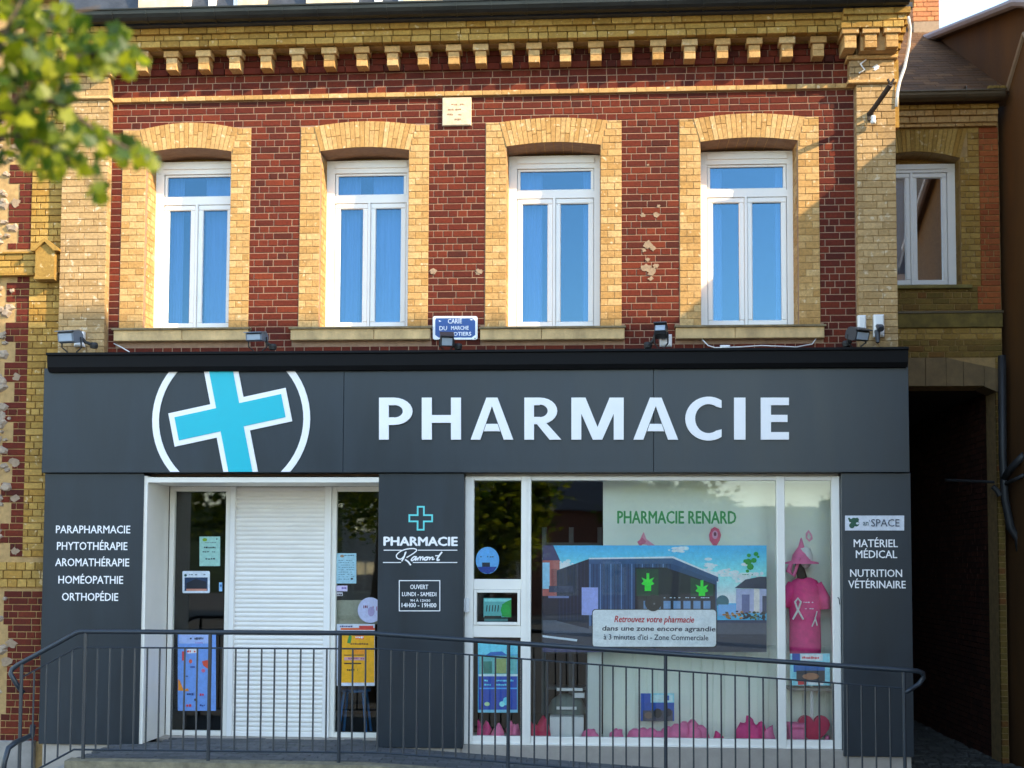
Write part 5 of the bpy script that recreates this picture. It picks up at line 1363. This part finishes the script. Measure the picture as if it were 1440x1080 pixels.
# chimney
chm = thing('chimney', 'orange brick chimney on a pale rendered base rising beyond the wing roof', 'chimney')
CYY = WY+3.2
c0, c1 = ax(1285, 40, CYY), ax(1321, 40, CYY)
part('rendered_base', PLAST, chm, lambda b: b.box(c0, c1, CYY, CYY+.6, az(1303, 75, CYY)-.4, az(1303, 30, CYY)))
cb = []
for i, a, b in courses(az(1303, 30, CYY)+.002, az(1303, 30, CYY)+1.6, ref=az(1303, 30, CYY)+.002): fill(c0-.01, c1+.005, a, b, i, cb)
CHB = brickmat('orange_chimney_brick', [(0, (.50, .20, .08)), (1, (.60, .27, .10)), (.5, (.44, .17, .07))], grime=.3, gscale=4)
emit(cb, CHB, chm, CYY-.004, depth=.05)
part('stack', CHB, chm, lambda b: b.box(c0, c1-.003, CYY+.006, CYY+.6, az(1303, 30, CYY)+.002, az(1303, 30, CYY)+1.6))
# downpipe at the passage
dp = thing('downpipe', 'grey jointed downpipe zigzagging down the dark wall right of the passage', 'pipe')
DY = WY-.15
P3 = lambda x, y, Y=DY: (ax(x, y, Y), Y, az(x, y, Y))
part('pipe', GREYPIPE, dp, lambda b: (b.tube([P3(1409, 500), P3(1410, 640), P3(1413, 700), P3(1421, 742), P3(1432, 758), P3(1434, 775)], .045, 10), b.tube([P3(1440, 640, DY-.3), P3(1425, 655, DY-.15), P3(1411, 674)], .04, 10), b.tube([P3(1411, 682), P3(1440, 668, DY-.3)], .022, 8)), smooth=True)
part('bracket', GREYPIPE, dp, lambda b: b.tube([P3(1396, 684), P3(1402, 690), P3(1406, 697)], .03, 8))
part('branch_pipe', GREYPIPE, dp, lambda b: b.tube([P3(1330, 675, WY+.3), P3(1398, 678)], .016, 6))
# passage floor
cobs = MB(); nc = 0
cmesh = None
y = -3.2
while y < 9:
    x = XPR+.1 if y > -.1 else 3.3
    off = random.random()*.08; x += off
    while x < (PX1_+.0 if y > WY else 4.6):
        w, l = .17*random.uniform(.85, 1.1), .15
        zz = GZ+.012+random.random()*.008
        if nc < 200 and y > -1.2:
            if cmesh is None:
                b = MB(); b.add([(-.08, -.07, -.02), (.08, -.07, -.02), (.08, .07, -.02), (-.08, .07, -.02), (-.08, -.07, 0), (.08, -.07, 0), (.08, .07, 0), (-.08, .07, 0), (-.06, -.05, .012), (.06, -.05, .012), (.06, .05, .012), (-.06, .05, .012)],
                                [(0, 1, 5, 4), (1, 2, 6, 5), (2, 3, 7, 6), (3, 0, 4, 7), (4, 5, 9, 8), (5, 6, 10, 9), (6, 7, 11, 10), (7, 4, 8, 11), (8, 9, 10, 11)]); cmesh = b.mesh('cobble', COBB)
            if nc == 0: passage = part('passage_floor', JOINT, None, lambda b: b.box(XPR+.0, WX1, -3.3, 9.9, GZ-.05, GZ+.006), kind='structure')
            o = bpy.data.objects.new('cobble', cmesh); COL.objects.link(o); o.parent = passage; o.location = (x+w/2, y+l/2, zz); nc += 1
        elif y > -1.2:
            cobs.tint = random.random(); cobs.M = Matrix.Translation((0, y+l/2, zz+.006)) @ Matrix.Rotation(R(-90), 4, 'X')
            cobs.bbox(x, x+w-.012, -.012, .02, -.07, .07, c=.015)
        x += w
    y += l+.006
cobs.M = None
cobs.build('cobble_field', COBB, passage, kind='stuff')

# ================================================================== NEIGHBOUR HOUSE ON THE RIGHT
nb = thing('house_and_shade_gable', 'tall rendered house wall with a brown flare tint in its colour, in shade at the right edge with sloping roof verge and an added unseen shade gable', 'house')
NX = 4.70
prof_ = [(6.2, GZ-.1), (6.2, 9.42), (1.4, 7.93), (-1.7, 6.5), (-2.15, 6.25), (-4.95, 10.0), (-5.6, 10.8), (-6.4, 10.2), (-8.6, 7.4), (-8.6, GZ-.1)]  # steep front gable is out of view, added and shaped to shade the shopfront
part('side_wall', BROWNW, nb, lambda b: b.prismx(prof_, NX, NX+5))
def nroof(b):
    for (a, c) in zip(prof_[1:-2], prof_[2:-1]):
        d = Vector((0, c[0]-a[0], c[1]-a[1])).normalized(); n_ = Vector((0, -d.z, d.y));
        if n_.z < 0: n_ = -n_
        A = Vector((0, a[0], a[1])); B = Vector((0, c[0], c[1]))
        q = [A+n_*.002, B+n_*.002, B+n_*.10, A+n_*.10]
        b.prismx([(v.y, v.z) for v in q], NX-.10, NX+5.2)
part('roof', SHING, nb, nroof)
part('verge_capping', plain('pale_verge', (.42, .33, .30), .6), nb, lambda b: b.tube([(NX-.10, 5.9, 9.36+.04), (NX-.10, 1.4, 7.97), (NX-.10, -1.7, 6.54)], .055, 8))
part('wall_flashing', plain('pale_flashing', (.40, .28, .18), .6), nb, lambda b: b.tube([(NX-.01, WY-.12, wgz+.14), (NX-.01, 1.45, az(1440, 45, 1.4)), (NX-.01, .9, 7.1)], .028, 6))
moss = part('gutter_moss', MOS, None, lambda b: [b.lathe([(r_, 0), (r_*.8, .03), (0, .05)], (ax(x, 122, WY-.2), WY-.2, az(x, 122, WY-.2)-.03), 7) for x, r_ in ((1392, .04), (1398, .05), (1404, .045), (1410, .05))], label='yellow-green moss growing at the right end of the wing gutter', cat='moss', kind='stuff')

# ================================================================== RAMP, STEPS AND RAILING
RY = -1.15
def dz(x): return -.004 if x < -2.0 else -.004-(x+2.0)*.062
RX0 = ax(100, 1070, RY)
ramp = thing('access_ramp', 'grey paved access ramp with mossy concrete edge running down to the right', 'ramp')
RX1 = 6.0
def rslab(b):
    n = 20; xs = [RX0+(RX1-RX0)*i/n for i in range(n+1)]
    for a, c in zip(xs[:-1], xs[1:]):
        b.add([(a, RY, GZ-.05), (c, RY, GZ-.05), (c, -.10, GZ-.05), (a, -.10, GZ-.05), (a, RY, dz(a)-.03), (c, RY, dz(c)-.03), (c, -.10, dz(c)-.03), (a, -.10, dz(a)-.03)], [(0, 1, 5, 4), (4, 5, 6, 7), (2, 3, 7, 6)]+([(3, 0, 4, 7)] if a == xs[0] else [])+([(1, 2, 6, 5)] if c == xs[-1] else []))
part('ramp_body', JOINT, ramp, rslab)
def redge(b):
    n = 20; xs = [RX0+(RX1-RX0)*i/n for i in range(n+1)]
    for i, (a, c) in enumerate(zip(xs[:-1], xs[1:])):
        ja, jc = (-.0 if i == 0 else 0), 0
        b.add([(a, RY-.16, GZ-.05), (c, RY-.16, GZ-.05), (c, RY-.002, GZ-.05), (a, RY-.002, GZ-.05), (a, RY-.15, dz(a)+.0), (c, RY-.15, dz(c)+.0), (c, RY-.002, dz(c)+.008), (a, RY-.002, dz(a)+.008)], [(0, 1, 5, 4), (4, 5, 6, 7), (2, 3, 7, 6)]+([(3, 0, 4, 7)] if i == 0 else []))
part('concrete_edge', CONC, ramp, redge)
pm = MB(); ci = 0
x = RX0+.02
while x < 3.6:
    y = RY+.01; k = 0
    while y < -.13 or (y < .28 and x > ex0 and x < pM[0]-.1):
        w = .20; l = .10
        xx = x+(.1 if k % 2 else 0)
        if xx+w < 3.7:
            z0, z1 = dz(xx), dz(xx+w)
            h = random.random()*.003
            v = [(xx+.004, y, z0-.03), (xx+w-.004, y, z1-.03), (xx+w-.004, y+l-.007, z1-.03), (xx+.004, y+l-.007, z0-.03), (xx+.004, y, z0+h), (xx+w-.004, y, z1+h), (xx+w-.004, y+l-.007, z1+h), (xx+.004, y+l-.007, z0+h)]
            f_ = [(0, 1, 5, 4), (1, 2, 6, 5), (2, 3, 7, 6), (3, 0, 4, 7), (4, 5, 6, 7)]
            if y < RY+.6 and ci < 240:
                b = MB(); b.tint = random.random(); b.add(v, f_); b.build('paver', PAVE, ramp); ci += 1
            else: pm.tint = random.random(); pm.add(v, f_)
        y += l; k += 1
    x += .20
pm.build('paver_field', PAVE, ramp, kind='stuff')
part('entrance_slab', JOINT, ramp, lambda b: b.box(ex0, pM[0]-.01, -.10, .30, GZ, -.034))
steps = thing('entrance_steps', 'pale steps at the left end of the ramp beside the grey panel', 'steps')
for k in range(2):
    part('step', PLIN, steps, lambda b: b.bbox(RX0-.32*(k+1), RX0-.32*k-.002 if k else RX0-.002, RY-.12, -.12, GZ, -.15*(k+1)-.006, c=.006))

rl_ = thing('metal_railing', 'dark grey steel railing with thin uprights along the ramp before the shop', 'railing')
YR = -1.2
def rp(x, y): X, Z = at(x, y, YR); return (X, YR, Z)
A0, A1, A2 = rp(113, 888), rp(530, 891), rp(1272, 942)
AL = rp(20, 938)
HR = .022
part('handrail', RAIL, rl_, lambda b: b.tube([(rp(29, 975)[0], YR+.05, rp(29, 975)[2]), (rp(24, 962)[0], YR-.01, rp(22, 962)[2]), (rp(16, 948)[0], YR-.02, rp(16, 947)[2]), (rp(17, 941)[0], YR, rp(17, 941)[2]), rp(24, 935.5), rp(108, 889.5), rp(114, 888), rp(528, 890.5), rp(534, 891.5), rp(900, 916.5), rp(1272, 942.5), rp(1290, 943.5), (rp(1299, 947)[0], YR+.02, rp(1299, 947)[2]), (rp(1301, 954)[0], YR+.05, rp(1301, 954)[2]), (rp(1294, 963)[0], YR+.05, rp(1294, 963)[2]), (rp(1282, 970)[0], YR+.03, rp(1282, 970)[2]), rp(1272, 974)], HR, 10), smooth=True)
def zr(x, pts):
    for (x0, z0), (x1, z1) in zip(pts[:-1], pts[1:]):
        if x <= x1: return z0+(z1-z0)*(x-x0)/(x1-x0)
    (x0, z0), (x1, z1) = pts[-2:]; return z0+(z1-z0)*(x-x0)/(x1-x0)
def pl(pts): return [(rp(*p)[0], rp(*p)[2]) for p in pts]
top = pl([(30, 953), (109, 910.5), (530, 912.5), (650, 920), (1270, 968)])
bot = pl([(38, 1090), (104, 1054), (530, 1058.5), (640, 1066), (1270, 1120)])
hnd = pl([(20, 938), (110, 888), (530, 891), (1272, 942.5)])
part('rail_bar', RAIL, rl_, lambda b: b.tube([(x, YR, z) for x, z in top], .008, 6))
part('rail_bar', RAIL, rl_, lambda b: b.tube([(x, YR, z) for x, z in bot], .010, 6))
posts = [ax(p, 960, YR) for p in (30, 119, 294.5, 477.5, 715, 936, 1271)]
for i, X in enumerate(posts):
    part('post', RAIL, rl_, lambda b: b.tube([(X, YR, GZ-.1), (X, YR, zr(X, hnd)-.012)], .0165, 8))
sp_ = (ax(936, 960, YR)-ax(715, 960, YR))/12
x = ax(47, 1000, YR)
bars = []
seq = [posts[0]]+posts[1:]
for a, c in zip(seq[:-1], seq[1:]):
    n_ = max(1, round((c-a)/.1185))
    for k in range(1, n_): bars.append(a+(c-a)*k/n_)
for X in bars:
    part('upright', RAIL, rl_, lambda b: b.tube([(X, YR, zr(X, bot)), (X, YR, zr(X, top))], .0085, 6))
# lower end of a second handrail at the far left
cable('bent_rail', [(2, 1110, -1.45), (6, 1072, -1.45), (12, 1052, -1.42), (22, 1044, -1.3), (45, 1034, -1.0), (46, 1020, -.95)], .026, RAIL, 'bent black rail end at the far bottom left beside the railing post', 'rail')

# ================================================================== FOREGROUND TREE
rnT = random.Random(11)
def leafmat():
    m = bpy.data.materials.new('leaf'); m.use_nodes = True; nt = m.node_tree; L = nt.links.new; nt.nodes.clear()
    out = N(nt, 'ShaderNodeOutputMaterial'); oi = N(nt, 'ShaderNodeObjectInfo'); at_ = N(nt, 'ShaderNodeAttribute', attribute_name='tint')
    ad = N(nt, 'ShaderNodeMath', operation='ADD'); L(oi.outputs['Random'], ad.inputs[0]); L(at_.outputs['Fac'], ad.inputs[1])
    fr = N(nt, 'ShaderNodeMath', operation='FRACT'); L(ad.outputs[0], fr.inputs[0])
    cr = N(nt, 'ShaderNodeValToRGB'); e = cr.color_ramp.elements
    e[0].color = (.018, .045, .003, 1); e[1].color = (.32, .32, .008, 1); x = e.new(.3); x.color = (.05, .10, .005, 1); x = e.new(.65); x.color = (.18, .21, .006, 1)
    L(fr.outputs[0], cr.inputs[0])
    d = N(nt, 'ShaderNodeBsdfPrincipled'); d.inputs['Roughness'].default_value = .45; L(cr.outputs[0], d.inputs['Base Color'])
    t = N(nt, 'ShaderNodeBsdfTranslucent'); hs = N(nt, 'ShaderNodeHueSaturation'); hs.inputs['Value'].default_value = 1.8; L(cr.outputs[0], hs.inputs['Color']); L(hs.outputs[0], t.inputs[0])
    mx = N(nt, 'ShaderNodeMixShader'); mx.inputs[0].default_value = .5; L(d.outputs[0], mx.inputs[1]); L(t.outputs[0], mx.inputs[2]); L(mx.outputs[0], out.inputs[0]); return m
LEAF = leafmat()
def leafshape(s):
    pts = [(0, -.5), (.16, -.36), (.42, -.38), (.36, -.14), (.55, .05), (.30, .12), (.20, .30), (0, .55), (-.20, .30), (-.30, .12), (-.55, .05), (-.36, -.14), (-.42, -.38), (-.16, -.36)]
    vs = [(x*s, y*s, .10*s*abs(x)-.05*s*y*y) for x, y in pts]+[(0, 0, -.02*s)]
    n = len(pts)
    return vs, [(i, (i+1) % n, n) for i in range(n)]
tree = thing('street_tree', 'yellow-green leafy tree whose branch hangs into the top left corner', 'tree')
TX, TYY = -3.3, -8.3
part('trunk', BARK, tree, lambda b: b.tube([(TX-.5, TYY, GZ-.1), (TX-.46, TYY, 1.2), (TX-.35, TYY+.05, 2.6), (TX-.25, TYY+.0, 3.8), (TX-.3, TYY, 4.9)], [.17, .14, .12, .08, .03], 12), smooth=True)
def lp(px, py, Y): X, Z = at(px, py, Y); return Vector((X, Y, Z))
YB1 = -8.2
limbs = [[Vector((TX-.35, TYY, 2.7)), lp(-150, 300, YB1), lp(-40, 200, YB1), lp(40, 130, YB1), lp(100, 85, YB1), lp(170, 70, YB1), lp(205, 75, YB1)],
         [lp(-40, 200, YB1), lp(20, 190, YB1+.1), lp(70, 205, YB1), lp(110, 235, YB1), lp(135, 275, YB1)],
         [lp(40, 130, YB1), lp(90, 150, YB1-.1), lp(135, 185, YB1-.1), lp(190, 215, YB1-.1), lp(205, 235, YB1-.1)],
         [lp(-40, 200, YB1), lp(-10, 90, YB1-.2), lp(20, 20, YB1-.2), lp(60, -60, YB1-.2)],
         [lp(-60, 60, YB1), lp(20, 40, YB1+.1), lp(90, 20, YB1+.2), lp(140, 10, YB1+.2)]]
bl_ = MB()
for k, l in enumerate(limbs): bl_.tube(l, [.035-(.03*i/(len(l)-1)) if k == 0 else .012-.009*i/(len(l)-1) for i in range(len(l))], 7)
for k in range(6):
    a = k*1.1; bl_.tube([(TX-.3, TYY, 2.4+k*.35), (TX-.3+.7*math.cos(a), TYY+.7*math.sin(a), 2.9+k*.35), (TX-.3+1.2*math.cos(a), TYY+1.2*math.sin(a), 3.3+k*.3)], [.04, .025, .008], 7)
bl_.build('limb', BARK, tree, smooth=True)
lm = []
for s in (.072, .058, .042):
    vs, fs_ = leafshape(s); b = MB(); b.add(vs, fs_); lm.append(b.mesh('leaf', LEAF))
dens = [  # px, py, radius, count : where the photograph shows leaves
    (20, 30, 40, 24), (60, 70, 40, 30), (25, 110, 45, 30), (100, 40, 28, 18), (120, 70, 32, 24), (160, 60, 24, 18), (175, 85, 22, 12), (80, 120, 35, 20), (30, 170, 40, 24), (75, 170, 28, 16),
    (95, 205, 26, 16), (60, 225, 22, 12), (120, 185, 26, 12), (150, 205, 22, 10), (185, 215, 20, 12), (205, 232, 12, 5), (120, 235, 20, 8), (134, 268, 14, 7), (190, 90, 16, 6), (65, 15, 35, 18), (12, 70, 20, 12), (10, 220, 16, 5), (150, 90, 24, 8), (85, 245, 16, 5), (70, 245, 16, 4)]
lfm = MB(); lfn = 0
for (px_, py_, r_, n_) in dens:
    for k in range(int(n_*1.6)):
        a, q = rnT.uniform(0, 6.28), r_*math.sqrt(rnT.random())
        p = lp(px_+q*math.cos(a), py_+q*math.sin(a)*.9, YB1+rnT.uniform(-.35, .35))
        rot = (R(90)+rnT.gauss(0, .7), rnT.uniform(-1, 1), rnT.uniform(0, 6.28)); lfn += 1
        if lfn % 2:
            o = bpy.data.objects.new('leaf', lm[rnT.choice((0, 0, 1, 2))]); COL.objects.link(o); o.parent = tree; o.location = p; o.rotation_euler = rot
        else:
            from mathutils import Euler
            lfm.M = Matrix.Translation(p) @ Euler(rot).to_matrix().to_4x4(); lfm.tint = rnT.random(); lfm.add(*leafshape(rnT.uniform(.045, .065)))
lfm.build('leaf_cluster', LEAF, tree, kind='stuff')
def crownmesh(cx, cy, cz, rx, ry, rz, n, s, rn, clumps=26, avoid=None):
    b = MB(); cl = []
    for _ in range(clumps):
        u = Vector((rn.gauss(0, 1), rn.gauss(0, 1), rn.gauss(0, 1))).normalized()*rn.uniform(.35, 1)
        cl.append((Vector((cx+u.x*rx, cy+u.y*ry, cz+u.z*rz)), rn.uniform(.16, .34)*min(rx, rz), rn.random()))
    for k in range(n):
        c, r, ti = rn.choice(cl)
        u = Vector((rn.gauss(0, 1), rn.gauss(0, 1), rn.gauss(0, .8)))*r*.6
        p = c+u
        if avoid and avoid(p): continue
        q = Matrix.Rotation(rn.uniform(0, 6.28), 3, 'Z') @ Matrix.Rotation(rn.gauss(0, .8), 3, 'X')
        ss = s*rn.uniform(.6, 1.2); b.tint = (ti*.6+rn.random()*.5) % 1
        b.add([p+q @ Vector(v) for v in ((-ss, 0, 0), (0, -ss*.7, .1*ss), (ss, 0, 0), (0, ss*.7, -.1*ss))], [(0, 1, 2, 3)])
    return b
def avoidview(p):
    d = p-Vector((0, -DIST, EYE)); c = d.dot(_f)
    if c < .1: return False
    return CX+FPX*d.dot(_r)/c > -15 and CX+FPX*d.dot(_r)/c < 1460 and CY-FPX*d.dot(_u)/c > -20
crownmesh(TX-.3, TYY, 3.6, 1.7, 1.6, 1.6, 7000, .06, rnT, 34, avoidview).build('crown', LEAF, tree)

# ================================================================== ACROSS THE STREET (seen in the glass)
def far_tree(x, y, h, r, label, seed, tall=1.0):
    rn = random.Random(seed); t = thing('far_tree', label, 'tree', 'trees across the street'); t.location = (x, y, GZ-.1)
    part('trunk', BARK, t, lambda b: b.tube([(0, 0, 0), (.1, 0, h*.3), (0, .1, h*.8)], [.22, .16, .05], 8), smooth=True)
    part('limb', BARK, t, lambda b: [b.tube([(0, 0, h*.3), (math.cos(a)*r*.4, math.sin(a)*r*.4, h*.55), (math.cos(a)*r*.7, math.sin(a)*r*.7, h*.75)], [.1, .06, .02], 6) for a in (0, 1.3, 2.6, 3.9, 5.2)])
    crownmesh(0, 0, h*.62, r, r, h*.38, 6500, .17, rn, 40).build('crown', FARLEAF, t)
FARLEAF = LEAF
for k, (x, y, h, r, la) in enumerate(((-23, -38, 10.5, 4.2, 'broad tree standing across the street left of the pale house'), (-15, -42, 9, 3.6, 'rounded tree close beside the pale house across the street'), (-3.5, -34, 6.6, 2.6, 'small tree in front of the brick house across the street'),
                                       (3.5, -46, 7.2, 3.0, 'yellow-green tree right of the brick house across the street'), (9.0, -48, 5.4, 2.2, 'low round tree at the end of the row across the street'), (12.2, -50, 6.6, 1.3, 'narrow pointed tree across the street'),
                                       (17, -50, 5.2, 3, 'wide low tree at the far end across the street'))): far_tree(x, y, h, r, la, 20+k)
def far_house(x0, x1, y, h, rh, wall, label, nwin, seed):
    t = thing('far_house', label, 'house', 'houses across the street'); g = GZ-.12
    part('wall', wall, t, lambda b: b.box(x0, x1, y-8, y, g, g+h))
    part('roof', SLATE, t, lambda b: b.prismx([(y+.4, g+h-.1), (y-4, g+h+rh), (y-8.4, g+h-.1)], x0-.3, x1+.3))
    for k in range(nwin):
        for z in (g+1.0, g+3.9):
            if z+1.5 > g+h: continue
            a = x0+(x1-x0)*(k+.5)/nwin
            w = part('window', UPVC, t, lambda b: b.box(a-.55, a+.55, y+.002, y+.06, z, z+1.6))
            part('pane', GL_FAR, w, lambda b: (b.box(a-.47, a-.03, y+.062, y+.07, z+.08, z+1.52), b.box(a+.03, a+.47, y+.062, y+.07, z+.08, z+1.52)))
far_house(-12, -5.5, -46, 5.6, 2.4, plain('far_render', (.55, .56, .55), .9), 'pale rendered house with a slate roof across the street', 3, 1)
far_house(-5, 2, -50, 5.2, 2.2, plain('far_brick', (.24, .10, .07), .9), 'brick house with a slate roof across the street', 3, 2)
part('hedge_bank', plain('hill_green', (.07, .09, .03), .95, var=.4, scale=.5), None, lambda b: b.prismx([(-95, GZ-.13), (-110, 7.5), (-160, 9), (-170, GZ-.13)], -90, 90), kind='structure')
